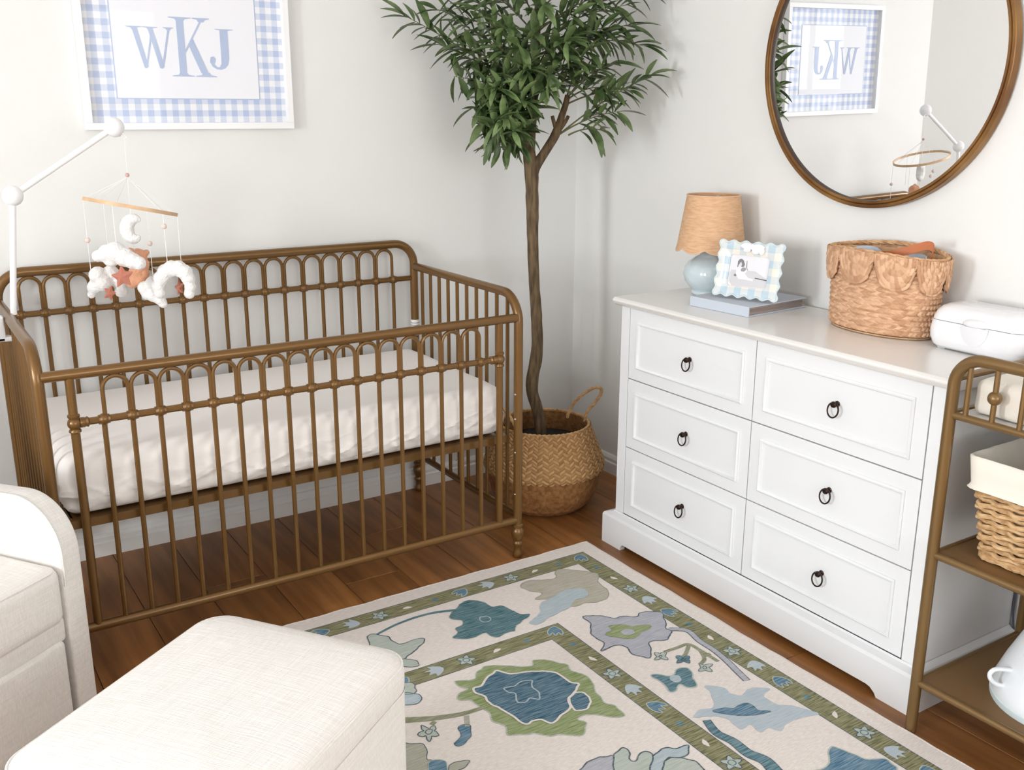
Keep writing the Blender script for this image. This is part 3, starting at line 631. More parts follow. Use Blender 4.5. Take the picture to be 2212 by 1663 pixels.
def band_row(i0, i1):
    mid = (i0+i1)/2; x0, x1, y0, y1 = RX0+mid, RX1-mid, RY0+mid, RY1-mid; k = 0
    for (A, B, n) in (((x1, y1), (x1, y0), int((y1-y0)/.083)), ((x1, y1), (x0, y1), int((x1-x0)/.083))):
        A, B = Vector((*A, 0)), Vector((*B, 0)); d = (B-A).normalized(); ang = math.atan2(d.y, d.x)
        for j in range(n+1):
            if j == 0 and d.x: continue
            s = seq[j % 5]; col, sh = SH[s]; c = A+(B-A)*(j/n)
            if c.y < -2.35: continue
            R = Matrix.Rotation(ang-PI/2+(j % 3-1)*.5, 3, 'Z'); sc = .021 if s in ('bud', 'leaf') else .030
            P = crom([c+R @ Vector((a*sc, b*sc, 0)) for a, b in sh], True, 3)
            o = part('band_flower', MB().poly([(p.x, p.y, RZ+.00055) for p in P]), CM[col], rug, smooth=0)
            if s in ('tulip', 'rose'): part('outline', ribbon(P, .0028, .0028, 2, True), CM['sage' if s == 'tulip' else 'dk'], o, smooth=0)
            if s == 'rose': part('flower_centre', ribbon(crom([c+Vector((math.cos(2*PI*q/8)*.009, math.sin(2*PI*q/8)*.009, 0)) for q in range(8)], True, 2), .003, .003, 2, True), CM['teal2'], o, smooth=0)
for a, b in BANDS: band_row(a, b)

# ------------------------------------------------------------------ ottoman and glider chair
E1 = Vector((.8087, .5882, 0)).normalized(); D1 = Vector((E1.y, -E1.x, 0))
A_ = [-1.9153, -1.3715]
def local(c, s, z): return D1*c+E1*s+Z*z
oc = Vector((-1.8705, -1.3445, 0)); osz = (.452, .545)    # back corner, extents along D1 and -E1
cen = oc+D1*(osz[0]/2)-E1*(osz[1]/2)
ott = thing('ottoman', (cen.x, cen.y, .009), 'cream linen ottoman with rounded corners and piping', 'ottoman')
def rrect(hx, hy, r, n=8):
    P = []
    for sx, sy, t in ((1, 1, 0), (-1, 1, PI/2), (-1, -1, PI), (1, -1, 3*PI/2)):
        for k in range(n+1):
            a = t+PI/2*k/n; P.append((sx*(hx-r)+r*math.cos(a), sy*(hy-r)+r*math.sin(a)))
    return P
def loft(levels, cen, r, fn=None, n=8, cap=True, extra=4):
    # levels: (inset, z)
    rings = []
    for ins, z in levels:
        P = rrect(osz[0]/2-ins, osz[1]/2-ins, max(.004, r-ins), n); rings.append([cen+D1*a+E1*b+Z*z for a, b in P])
    mb = MB().grid(lambda i, j: rings[j][i], len(rings[0]), len(rings), cu=True)
    return mb, rings
lv = [(.006, .012), (.004, .03), (.0015, .36), (.0015, .3735)]
mb, rg = loft(lv, cen, .055); mb.f.append(tuple(range(0, len(rg[0])*len(lv), len(lv))))
part('ottoman_base', mb, linen, ott, smooth=50)
# cushion: domed top built from shrinking rings
lv = [(.0025, .3725), (.0008, .3755), (.0, .39), (.0, .41), (.002, .421), (.008, .429), (.02, .4345), (.05, .4395), (.10, .4435), (.16, .4455), (.2, .446)]
rings = []
for ins, z in lv:
    P = rrect(osz[0]/2-ins, osz[1]/2-ins, max(.006, .058-ins*.2 if ins < .02 else .054), 10)
    if ins >= .02: P = rrect(osz[0]/2-ins, osz[1]/2-ins, max(.006, min(.058, osz[0]/2-ins-.001)), 10)
    rings.append([cen+D1*a+E1*b+Z*(z-(.004*max(0, 1-((a-.06)**2+(b+.05)**2)/.0025) if ins > .1 else 0)) for a, b in P])
mb = MB().grid(lambda i, j: rings[j][i], len(rings[0]), len(rings), cu=True); nn = len(rings)
mb.f.append(tuple(i*nn+nn-1 for i in range(len(rings[0])))); mb.f.append(tuple(i*nn for i in range(len(rings[0])))[::-1])
cu = part('cushion', mb, linen, ott, smooth=60)
part('piping', MB().tube([cen+D1*a+E1*b+Z*.424 for a, b in rrect(osz[0]/2-.0035, osz[1]/2-.0035, .056, 10)], .0026, 6, closed=True), linen, cu)

chair = thing('glider_chair', tuple(local(-.78, -2.60, 0)), 'cream linen glider chair with rounded arms beside the crib', 'armchair')
AZ = .594
def armprof():
    P = [(-.41, .06), (-.41, .40)]
    c, zc, rx, rz = -.53, AZ-.125, .12, .125
    P += [(c+rx*math.cos(PI/2*k/12), zc+rz*math.sin(PI/2*k/12)) for k in range(13)]
    return P+[(-.75, AZ-.006), (-1.04, AZ-.02), (-1.06, AZ-.05), (-1.06, .06)]
for s0, s1 in ((-2.297, -2.242), (-2.958, -2.903)):
    part('arm', MB().prism([local(c, s0, z) for c, z in armprof()], 0, 0, E1*(s1-s0)), linen, chair, smooth=50, bevel=.006, bseg=3)
    ins_ = s0 if s0 > -2.5 else s1
    for s_ in ([s0+.003] if s0 > -2.5 else [s1-.003]):
        part('arm_piping', MB().tube([local(c+.001, s_, z+.001) for c, z in armprof()[1:-3]], .0022, 6, cap=True), linen, chair)
ax_ = (D1, E1, Z)
part('seat_cushion', MB().rbox(local(-.73, -2.60, .385), (.325, .301, .068), .028, ax_, ni=10, ne=5, disp=lambda P, n: .006*max(0, n.z)*(1-(P.x/.33)**2)), linen, chair, smooth=60, weld=.0003)
part('seat_piping', MB().tube([local(-.73, -2.60, .4445)+D1*a+E1*b for a, b in rrect(.3185, .2945, .03, 6)], .0026, 6, closed=True), linen, chair)
part('seat_rail', MB().rbox(local(-.70, -2.60, .305), (.287, .299, .03), .012, ax_, ni=3), linen, chair, smooth=60, weld=.0003)
part('footrest_panel', MB().rbox(local(-.425, -2.602, .165), (.02, .288, .118), .012, ax_, ni=3), linen, chair, smooth=60, weld=.0003)
part('seat_deck', MB().rbox(local(-.76, -2.60, .2), (.28, .298, .09), .01, ax_, ni=3), linen, chair, smooth=60, weld=.0003)
bk = (D1*math.cos(.22)+Z*math.sin(.22), E1, -D1*math.sin(.22)+Z*math.cos(.22))
part('backrest', MB().rbox(local(-1.06, -2.60, .70), (.065, .30, .32), .05, bk, ni=8, ne=5), linen, chair, smooth=60, weld=.0003)
part('base', MB().lathe([(.0, 0), (.22, 0), (.225, .012), (.21, .022), (.05, .03), (.05, .1), (0, .1)], local(-.78, -2.60, 0), 32, cap=False), dark_metal, chair)

# ------------------------------------------------------------------ crib mobile on its arm
B2 = Vector((-1.750, -.273, 1.350)); B1 = Vector((-2.019, -.275, 1.179)); P0 = Vector((-2.053, -.275, .88))
whp = mat('white_satin_paint', (246, 246, 247), .35)
arm = thing('mobile_arm', tuple(P0+Vector((0, 0, -.1))), 'white jointed arm clamped to the crib rail', 'mobile holder')
part('pole', MB().tube([P0-Z*.012, P0, B1], .0082, 14), whp, arm)
part('boom', MB().tube([B1, B2], .0082, 14), whp, arm)
part('joint_ball', MB().sphere(B1, .0262, 24, 16), whp, arm); part('joint_ball', MB().sphere(B2, .0262, 24, 16), whp, arm)
part('clamp', MB().box(XL-.036, XL-.0155, -.295, -.262, .80, .868).box(XL-.036, XL+.022, -.295, -.262, .80, .8130), whp, arm, smooth=0, bevel=.004)
hk = atp(268, 293, B2)
hook = [B2-Z*.024+X*.012, hk+Z*.006-X*.004, hk+X*.003, hk-Z*.004+X*.006, hk-Z*.008+X*.002]
part('hook', MB().tube(crom([tuple(q) for q in hook], False, 4), .0014, 6), whp, arm)
HC = Vector((-1.731, -.289, 1.138)); HRr = .122
v1 = (HC-CAM).normalized(); ha = (RGT*190-UPV*33).normalized(); hn = v1.cross(ha).normalized(); ha = (ha-v1*ha.dot(v1)).normalized(); hb = hn.cross(ha).normalized()
if hb.dot(v1) < 0: hb = -hb
if hn.z < 0: hn = -hn
mob = thing('baby_mobile', tuple(HC), 'hanging mobile of plush clouds, moon, stars and orange animal on a hoop', 'mobile')
hoopP = lambda t: HC+ha*(HRr*math.cos(t))+hb*(HRr*math.sin(t))
nh = 64
def hoopfn(i, j):
    t = 2*PI*i/nh; d = (ha*math.cos(t)+hb*math.sin(t)); q = [(-.0016, -.005), (.0016, -.005), (.0016, .005), (-.0016, .005)][j]
    return HC+d*(HRr+q[0])+hn*q[1]
part('hoop', MB().grid(hoopfn, nh, 4, cu=True, cv=True), hoopm, mob, smooth=30)
bead_top = atp(275, 378, HC)
part('string', MB().tube([hk-Z*.006, bead_top], .0009, 5), stringm, mob)
part('bead', MB().sphere(bead_top, .0058, 12, 8), mat('rosy_bead', (206, 168, 158), .6), mob)
for t in (0, .7, 1.9, 2.6, PI, 4.0, 5.4): part('string', MB().tube([bead_top-Z*.006, hoopP(t)], .0007, 5), stringm, mob)
def hang(t, zb, beadv=None):
    p = hoopP(t); q = Vector((p.x, p.y, zb)); part('string', MB().tube([p, q], .0010, 5), stringm, mob)
    if beadv: part('bead', MB().sphere((p.x, p.y, beadv), .0075, 14, 10), beadm, mob)
    return q
zof = lambda u, v, P: atp(u, v, P).z
def blob(name, balls, M, parent, vox=.0032, disp=.0022):
    mb = MB()
    for (c, r, *sc) in balls: mb.sphere(c, r, 14, 10, sc[0] if sc else (1, 1, 1))
    o = part(name, mb, M, parent, smooth=0)
    r_ = o.modifiers.new('remesh', 'REMESH'); r_.mode = 'VOXEL'; r_.voxel_size = vox; r_.use_smooth_shade = True
    s_ = o.modifiers.new('smooth', 'SMOOTH'); s_.factor = .6; s_.iterations = 5
    t = bpy.data.textures.get('fluff') or bpy.data.textures.new('fluff', 'CLOUDS'); t.noise_scale = .008
    d_ = o.modifiers.new('fluff', 'DISPLACE'); d_.texture = t; d_.strength = disp*1.6; d_.mid_level = .5; d_.texture_coords = 'GLOBAL'
    return o
PXM = 778.
def px(u, v, off): return atp(u, v, HC, off)
def cl(name, L_px, off, M, **k):
    return blob(name, [(px(u, v, off+(q[0] if q else 0)), r/PXM) for (u, v, r, *q) in L_px], M, mob, **k)
cl('plush_cloud', [(212,553,13),(232,548,20),(250,545,23),(268,555,21),(285,563,18),(300,568,15),(240,562,15)], -.085, plush)
cl('plush_cloud', [(212,595,20),(204,620,16),(222,610,20),(240,590,18,.02),(258,605,20,.03),(262,628,15,.03),(198,636,9)], .01, plush)
cl('plush_cloud', [(312,622,15),(330,612,16),(330,636,16),(345,645,14),(352,656,10),(318,635,13)], -.01, plush)
ar = [(345,632,13),(342,618,15),(347,602,17),(357,588,18),(371,580,18),(386,580,18),(399,588,17),(407,602,15),(411,620,13),(409,634,12)]
cl('plush_rainbow', ar, -.03, plush)
moon = []
for k in range(15):
    t = math.radians(62+236*k/14); rr_ = 6+9.5*math.sin(PI*k/14)**.8
    moon.append((291+17*math.cos(t), 494-22*math.sin(t), rr_))
cl('plush_moon', moon, 0, plush, vox=.0028)
cl('plush_animal', [(298,556,20),(306,572,17),(296,588,18),(288,606,17),(304,604,16),(312,612,11),(316,545,7),(281,541,7),(314,590,10),(284,614,10)], .02, orange)
def star(u, v, rpx, off, rot, sq=1.0):
    c = px(u, v, off); mb = MB(); P = []
    for k in range(10):
        a = rot+PI*k/5; r = rpx/PXM*(1 if k % 2 == 0 else .52); P.append(c+RGT*(r*math.cos(a)*sq)+UPV*(r*math.sin(a)))
    n = HF; f = c-n*.012; b = c+n*.012; mb.v = [tuple(p) for p in P]+[tuple(f), tuple(b)]
    for k in range(10): mb.f += [(k, (k+1) % 10, 10), ((k+1) % 10, k, 11)]
    o = part('felt_star', mb, rust, mob, smooth=0, bevel=.0015, bseg=2)
star(265, 598, 27, -.105, PI/2+.15); star(237, 633, 20, -.02, PI/2-.3, .8); star(388, 621, 21, .0, PI/2+.2, .6)
hang(PI, zof(203, 588, hoopP(PI)), zof(197, 519, hoopP(PI)))
hang(2.21, zof(234, 540, hoopP(2.21))); hang(-1.96, zof(254, 535, hoopP(-1.96)))
part('string', MB().tube([bead_top-Z*.004, px(283, 470, 0)], .0009, 5), stringm, mob); part('string', MB().tube([px(287, 515, 0), px(291, 540, .0)], .0009, 5), stringm, mob)
hang(1.21, zof(330, 606, hoopP(1.21)), zof(322, 526, hoopP(1.21)))
hang(-.84, zof(358, 576, hoopP(-.84)), zof(349, 489, hoopP(-.84)))
hang(0, zof(384, 570, hoopP(0)))
# ------------------------------------------------------------------ tree basket and olive tree
PC = Vector((-.392, -.368, 0))
pot = thing('seagrass_basket', tuple(PC), 'folded seagrass belly basket holding the olive tree', 'basket')
def weave(prof, c, nu, nv, fn, sx=1, sy=1):
    # prof: list of (r,z) sampled by arclength; fn(i,j,s,t)->offset along the outward normal
    Ls = [0]
    for a, b in zip(prof[:-1], prof[1:]): Ls.append(Ls[-1]+math.hypot(b[0]-a[0], b[1]-a[1]))
    def smp(t):
        d = t*Ls[-1]
        for k in range(len(prof)-1):
            if d <= Ls[k+1]+1e-9:
                q = (d-Ls[k])/max(1e-9, Ls[k+1]-Ls[k]); a, b = prof[k], prof[k+1]
                tx, tz = b[0]-a[0], b[1]-a[1]; l = math.hypot(tx, tz) or 1
                return a[0]+(b[0]-a[0])*q, a[1]+(b[1]-a[1])*q, tz/l, -tx/l, d
        return prof[-1][0], prof[-1][1], 1, 0, Ls[-1]
    S = [smp(j/(nv-1)) for j in range(nv)]
    tn = []
    def g(i, j):
        r, z, nr, nz, d = S[j]; a = 2*PI*i/nu; o = fn(a, d, r, i, j)
        if isinstance(o, tuple): o, tv = o
        else: tv = .5
        tn.append(tv); r2 = r+nr*o
        return (c[0]+sx*r2*math.cos(a), c[1]+sy*r2*math.sin(a), c[2]+z+nz*o)
    mb_ = MB().grid(g, nu, nv, cu=True); mb_.tone = tn; return mb_
def herring(a, d, r, i, j):
    u = a*66/(2*PI); v = d/.0115
    k = math.floor(u); f = u-k; ph = v+f*(1 if k % 2 else -1)
    q = math.floor(ph); e = abs(math.sin(PI*ph))**.7*(.55+.45*abs(math.sin(PI*f))**.5)
    return .0062*e, min(1, (.25+.55*(q % 2)+.35*hsh(q, k))*(.35+.65*min(1, e*1.4)))  # low relief gets a darker tone: crevice shade painted into the straw
up = [(.211, .148), (.216, .156), (.2165, .165), (.212, .18), (.202, .205), (.19, .235), (.178, .268), (.168, .295), (.163, .310)]
part('woven_collar', weave(up, PC, 528, 96, herring), sea_w, pot, smooth=80)
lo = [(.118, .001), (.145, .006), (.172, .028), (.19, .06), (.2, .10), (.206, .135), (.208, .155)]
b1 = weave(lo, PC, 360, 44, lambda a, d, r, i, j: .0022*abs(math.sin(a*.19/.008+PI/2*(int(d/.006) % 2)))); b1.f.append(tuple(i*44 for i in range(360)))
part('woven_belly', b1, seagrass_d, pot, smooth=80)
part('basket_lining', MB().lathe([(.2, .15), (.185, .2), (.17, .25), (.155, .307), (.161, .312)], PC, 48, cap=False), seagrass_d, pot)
part('rim_braid', MB().tube([PC+Vector((math.cos(a)*.161, math.sin(a)*.161, .311+.0015*math.sin(a*60))) for a in [2*PI*k/180 for k in range(180)]], .0046, 6, closed=True), seagrass, pot)
hpts = crom([tuple(atp(u, v, PC+Vector((.10, -.02, 0)))) for u, v in ((1263, 910), (1268, 890), (1285, 870), (1298, 850), (1297, 838), (1283, 838), (1262, 850), (1240, 870), (1228, 892), (1226, 902))], False, 6)
def rope(P, r, rr, tw):
    mbs = MB()
    for ph in (0, 2*PI/3, 4*PI/3):
        Q = []
        for i, p in enumerate(P):
            t = (P[min(len(P)-1, i+1)]-P[max(0, i-1)]).normalized(); n = t.orthogonal().normalized(); b = t.cross(n); a = i*tw+ph
            Q.append(p+n*(r*math.cos(a))+b*(r*math.sin(a)))
        mbs.tube(Q, rr, 6)
    return mbs
part('handle', rope([Vector(p) for p in hpts], .0028, .0036, .9), seagrass, pot)
h2 = crom([tuple(PC+Vector(q)) for q in ((-.155, .05, .31), (-.17, .06, .36), (-.18, .02, .39), (-.18, -.03, .385), (-.17, -.06, .35), (-.155, -.06, .308))], False, 6)
part('handle', rope([Vector(p) for p in h2], .0028, .0036, .9), seagrass, pot)

TP = Vector((-.385, -.335, 0))
tree = thing('olive_tree', (-.385, -.335, .02), 'artificial olive tree with a slim bent trunk in the corner', 'tree')
part('soil', MB().lathe([(.0, .02), (.12, .02), (.165, .1), (.17, .2), (.165, .235), (.1, .245), (0, .25)], (PC.x, PC.y, 0), 32, cap=False), soilm, tree)
def T_(u, v, off=0): return atp(u, v, TP, off)
trunk_px = [(1170, 950), (1166, 915), (1160, 880), (1150, 848), (1151, 815), (1157, 780), (1161, 735), (1159, 680), (1154, 610), (1151, 540), (1150, 470), (1149, 410), (1147, 365), (1143, 325), (1147, 270), (1153, 210), (1157, 140), (1160, 70), (1163, 0), (1166, -90), (1168, -180)]
trad = [.021, .0205, .021, .022, .0225, .0225, .0205, .0195, .019, .0192, .0205, .0225, .024, .0205, .018, .016, .014, .012, .010, .008, .005]
tp_ = crom([tuple(T_(u, v)) for u, v in trunk_px], False, 4); tr_ = [trad[min(len(trad)-1, i//4)]*(1-(i % 4)/4)+trad[min(len(trad)-1, i//4+1)]*((i % 4)/4) for i in range(len(tp_))]
tp_ = [p+Vector((noise.noise(p*14), noise.noise(p*14+X), 0))*.002 for p in tp_]; tr_ = [r*(1+.09*noise.noise(p*25)) for r, p in zip(tr_, tp_)]
part('trunk', MB().tube(tp_, tr_, 14), bark, tree, smooth=80)
def limb(pxs, rs, name='branch'):
    P = crom([tuple(T_(*q)) for q in pxs], False, 4); n = len(P)
    R = [rs[0]+(rs[1]-rs[0])*i/(n-1) for i in range(n)]
    part(name, MB().tube(P, [r*(1+.08*noise.noise(p*30)) for r, p in zip(R, P)], 10), bark, tree, smooth=80)
limb([(1149, 395), (1156, 362), (1176, 330), (1196, 298), (1205, 278)], (.018, .0145))
limb([(1203, 284), (1212, 255), (1222, 225), (1226, 205)], (.0135, .0085))
limb([(1202, 280), (1196, 262), (1193, 250)], (.008, .006)); limb([(1205, 284), (1218, 268), (1228, 250)], (.008, .0055))
# twigs (start px, end px, depth towards the room at the tip)
TW = [((1145,322),(1078,322),-.08),((1146,310),(1030,262),-.12),((1147,300),(1022,232),-.1),((1148,290),(1060,275),-.18),((1149,275),(1055,215),-.16),((1149,270),(1095,240),-.2),((1150,260),(1125,215),-.2),((1150,255),(1040,180),-.1),
 ((1150,240),(1085,160),-.16),((1152,225),(980,165),-.05),((1152,215),(870,32),-.02),((1153,215),(945,95),-.04),((1153,205),(1000,95),-.1),((1154,190),(1060,90),-.15),((1155,180),(985,45),-.05),((1155,165),(1030,20),-.12),
 ((1156,170),(1120,100),-.2),((1156,160),(1150,60),-.18),((1155,230),(1245,165),-.12),((1156,215),(1225,120),-.15),((1157,200),(1280,105),-.1),((1157,190),(1250,70),-.15),((1158,170),(1305,60),-.06),((1158,150),(1240,30),-.12),
 ((1226,212),(1290,150),-.06),((1226,210),(1330,135),-.04),((1226,215),(1310,190),-.06),((1225,225),(1365,195),-.06),((1226,205),(1255,130),-.12),((1209,290),(1412,160),-.05),((1209,290),(1345,240),-.05),((1228,292),(1310,285),-.06),
 ((1159,120),(1340,75),-.04),((1160,100),(1375,55),-.04),((1160,90),(1395,100),-.05),((1160,80),(1360,10),-.04),((1160,70),(1300,-10),-.1),((1161,60),(1400,-20),-.03),((1159,110),(940,20),-.02),((1160,90),(970,-20),-.04),
 ((1160,80),(1040,-30),-.12),((1161,50),(1100,-40),-.18),((1162,40),(1200,-60),-.18),((1162,30),(1280,-70),-.1),((1163,0),(960,-80),-.02),((1163,0),(1020,-110),-.08),((1164,-20),(1090,-130),-.12),((1164,-30),(1240,-120),-.12),((1164,-20),(1350,-90),-.04),((1164,-20),(1390,-60),-.02),
 ((1166,-90),(1060,-190),-.06),((1166,-90),(1160,-230),-.1),((1166,-90),(1270,-190),-.06),((1167,-140),(1110,-260),-.03),((1167,-140),(1220,-260),-.05),((1160,150),(1190,170),-.22),((1157,180),(1130,150),-.22),((1156,200),(1195,200),-.2),((1160,60),(1175,10),-.22),((1158,120),(1085,60),-.2),((1147,315),(1060,300),-.14),((1148,285),(1040,290),-.1),((1149,280),(1080,255),-.22),((1150,250),(1070,190),-.2),((1150,262),(1035,215),-.12),((1148,300),(1105,285),-.2),((1158,130),(1230,90),-.2)]
lm = []
for (ln, wd, cv) in ((.094, .0250, .022), (.084, .0225, .014), (.070, .0235, .010)):
    mb = MB(); n = 7; rows_ = []
    for i in range(n):
        t = i/(n-1); w_ = wd/2*(math.sin(PI*min(1, t*.93+.04))**.8); z = -cv*t*t; rows_.append([(t*ln, -w_, z+w_*.45), (t*ln, 0, z), (t*ln, w_, z+w_*.45)])
    mb.grid(lambda i, j: rows_[i][j], n, 3); lm.append(mesh('leaf', mb, leafm, smooth=60))
leaves = []
rl = random.Random(3)
def inroom(p): return Vector((min(p.x, -.012), min(p.y, WY-.025), p.z))
for (a, b, dz) in TW:
    P0_ = T_(*a); P1_ = T_(b[0], b[1], dz); mid = (P0_+P1_)/2+Vector((0, 0, .03))
    nseg = 9; P = [P0_*(1-t)**2+mid*(2*t*(1-t))+P1_*t*t for t in [k/nseg for k in range(nseg+1)]]
    P = [inroom(p) for p in P]
    part('twig', MB().tube(P, [.0034*(1-.75*k/nseg) for k in range(nseg+1)], 5), twigm, tree)
    ln = sum((P[k+1]-P[k]).length for k in range(nseg)); low = b[0] < 1150 and b[1] > 140; n = max(9, int(ln/(.0082 if low else .0150)))
    for k in range(n):
        t = .28+.72*(k+rl.random()*.5)/n; f = min(nseg-1e-3, t*nseg); i = int(f); p = P[i]+(P[i+1]-P[i])*(f-i); d = (P[i+1]-P[i]).normalized()
        side = d.orthogonal().normalized(); side.rotate(Matrix.Rotation(2.4*k+rl.random(), 3, d))
        spread = .95 if t < .93 else .3
        ld = (d*(.75+.3*rl.random())+side*spread+Vector((0, 0, -.1))).normalized()
        if low: ld = (d*.35+side*.8+Vector((rl.uniform(-.8, .8), rl.uniform(-1, .3), rl.uniform(-.55, .75)))).normalized()
        tip = p+ld*.085
        if tip.x > WX-.012 or tip.y > WY-.012: 
            ld = Vector((min(ld.x, -.1) if tip.x > WX-.012 else ld.x, min(ld.y, -.1) if tip.y > WY-.012 else ld.y, ld.z)).normalized()
        upv = (side.cross(ld)); 
        zax = (Vector((rl.uniform(-.5, .5), rl.uniform(-.5, .5), 1))); zax = (zax-ld*zax.dot(ld)).normalized()
        M3 = Matrix((ld, zax.cross(ld), zax)).transposed().to_4x4(); M3.translation = p
        sc = .75+.4*rl.random(); M3 = M3 @ Matrix.Scale(sc, 4)
        leaves.append((M3, rl.randrange(3), (p+ld*.04)))
def depth(p): return (p-CAM).dot(fwd)
def inview(p):
    d = p-CAM; z = d.dot(fwd); return abs(d.dot(RGT)/z*FPX) < 1106 and -831 < d.dot(UPV)/z*FPX < 828
vis = sorted([q for q in leaves if inview(q[2])], key=lambda q: depth(q[2])); single = set(id(q) for q in vis[:300])
rest = MB(); torg = Vector(tree.location)
for q in leaves:
    if id(q) in single:
        o = bpy.data.objects.new('leaf', lm[q[1]]); COL.objects.link(o); o.parent = tree; M4 = q[0].copy(); M4.translation = M4.translation-torg; o.matrix_local = M4
    else:
        base = len(rest.v); me = lm[q[1]]; rest.v += [tuple(q[0] @ v.co) for v in me.vertices]; rest.f += [tuple(base+i for i in p.vertices) for p in me.polygons]
part('foliage', rest, leafm, tree, smooth=60, kind='stuff')

# ------------------------------------------------------------------ things on the dresser
bk0 = Vector((-.3, -.997, ZT)); by = Vector((.0172, -.2225, 0)).normalized(); bx_ = Vector((-by.y, by.x, 0)); BW, BD, BT = .224, .262, .030
book = thing('photo_album', tuple(bk0+by*BW/2+bx_*BD/2), 'pale blue cloth album lying flat under the photo frame', 'book')
bc = bk0+by*(BW/2)+bx_*(BD/2)
part('cover', MB().obox(bc+Z*.0022, bx_, by, Z, BD/2, BW/2, .0018), bookm, book, smooth=0, bevel=.0008)
part('cover', MB().obox(bc+Z*(BT-.002), bx_, by, Z, BD/2, BW/2, .0018), bookm, book, smooth=0, bevel=.0008)
part('spine', MB().obox(bc-bx_*(BD/2-.002)+Z*(BT/2), bx_, by, Z, .0022, BW/2, BT/2-.0004), bookm, book, smooth=0, bevel=.0008)
part('pages', MB().obox(bc-bx_*.004+Z*(BT/2), bx_, by, Z, BD/2-.008, BW/2-.006, BT/2-.004), pagem, book, smooth=0)
for zz in (.006, BT-.006): part('ring_tip', MB().tube([bc+bx_*(BD/2-.012)+by*(BW/2-.008)+Z*zz, bc+bx_*(BD/2+.012)+by*(BW/2-.012)+Z*zz], .0016, 8), mat('brass_tip', (206, 180, 130), .35, metal=.8), book)
ZB = ZT+BT
LC = Vector((-.115, -.881, ZT+.0003)); LS = 1.06
lsc = lambda P: [(a*LS, b*LS) for a, b in P]
lamp = thing('table_lamp', tuple(LC), 'small lamp with raffia scalloped shade and pale blue round base', 'lamp')
part('lamp_body', MB().lathe(lsc([(0, .0005), (.048, .0005), (.051, .004), (.051, .010), (.046, .013), (.058, .022), (.0725, .040), (.078, .060), (.0745, .082), (.063, .099), (.045, .112), (.03, .12), (.026, .130), (0, .131)]), LC, 40, cap=False), celadon, lamp, smooth=60)
part('socket', MB().lathe(lsc([(.012, .13), (.012, .17), (.004, .172), (.004, .285)]), LC, 12), mat('socket_brass', (190, 160, 110), .4, metal=.7), lamp)
part('bulb', MB().lathe(lsc([(.010, .17), (.012, .18), (.024, .205), (.026, .222), (.018, .24), (0, .247)]), LC, 16, cap=False), mat('bulb_white', (236, 234, 226), .3), lamp)
ns = 96
def shade(i, j, th=0):
    a = 2*PI*i/ns; t = j/8; zb_ = .1375-.013*abs(math.sin(a*4+.6))**.8+.006; zt_ = .294; z = zb_+(zt_-zb_)*t
    r = .103+(.0775-.103)*((z-.13)/(.294-.13))-th
    return LC+Vector((r*math.cos(a), r*math.sin(a), z))*LS
part('lamp_shade', MB().grid(lambda i, j: shade(i, j), ns, 9, cu=True).grid(lambda i, j: shade(ns-i, j, .0016), ns, 9, cu=True), raffia, lamp, smooth=70)
shtr = mat('shade_trim', (226, 190, 158), .8)
part('shade_trim', MB().tube([shade(i, 8)+Z*.0005 for i in range(ns)], .0022, 6, closed=True), shtr, lamp)
part('shade_trim', MB().tube([shade(i, 0) for i in range(ns)], .0019, 6, closed=True), shtr, lamp)
part('shade_spider', MB().tube([shade(8, 8, .002)-Z*.004, LC+Z*.285*LS, shade(56, 8, .002)-Z*.004], .0014, 6).tube([shade(32, 8, .002)-Z*.004, LC+Z*.285*LS, shade(80, 8, .002)-Z*.004], .0014, 6), mat('spider_wire', (220, 214, 204), .4, metal=.5), lamp)
ia = int(ns*(math.atan2(-.84*.54-.35, .84)/(2*PI))) % ns
part('shade_seam', MB().tube([shade(ns-9, j)+Vector((.0006, -.0006, 0)) for j in range(9)], .0012, 5), mat('seam_brown', (96, 62, 36), .8), lamp)

# scalloped photo frame
fb = Vector((-.252, -1.045, ZB+.0105)); fx = Vector((.30, -.954, 0)).normalized(); fnrm = Vector((-fx.y*-1, fx.x*-1, 0)); fnrm = Vector((fx.y, -fx.x, 0))
if fnrm.x > 0: fnrm = -fnrm
lean = .2; fz = (Z*math.cos(lean)-fnrm*math.sin(lean)).normalized(); fn_ = fx.cross(fz).normalized()
if fn_.dot(CAM-fb) < 0: fn_ = -fn_
FWd, FH = .200, .158
frm = thing('framed_photo', tuple(fb+fx*FWd/2), 'blue and cream checked scalloped photo frame with white bow', 'photo frame')
fp = lambda a, b, c=0: fb+fx*a+fz*b+fn_*c
def scal(ins, n=160):
    hx, hy, r = FWd/2, FH/2, .016; base = rrect(hx, hy, r, 10); base = base[5:]+base[:5]   # starts half-way round a corner
    cl_ = base+[base[0]]; ac = [0]
    for a, b in zip(cl_[:-1], cl_[1:]): ac.append(ac[-1]+math.hypot(b[0]-a[0], b[1]-a[1]))
    seg = [ac[11*q] for q in range(5)]; waves = [5, 4, 5, 4]; P = []
    for q in range(4):
        for k in range(n//4):
            t = k/(n//4); d = seg[q]+(seg[q+1]-seg[q])*t; m_ = max(x for x in range(len(ac)-1) if ac[x] <= d+1e-9); A, B = cl_[m_], cl_[m_+1]
            l = math.hypot(B[0]-A[0], B[1]-A[1]) or 1; f = (d-ac[m_])/l; nx, ny = (B[1]-A[1])/l, -(B[0]-A[0])/l
            w_ = .0036*math.cos(2*PI*waves[q]*t)+.004*math.exp(-(min(t, 1-t)/.07)**2)-ins
            P.append((FWd/2+A[0]+(B[0]-A[0])*f+nx*w_, FH/2+A[1]+(B[1]-A[1])*f+ny*w_))
    return P
FM = bpy.data.materials.new('checked_glaze'); FM.use_nodes = True; nt = FM.node_tree; N = nt.nodes; Lk = nt.links
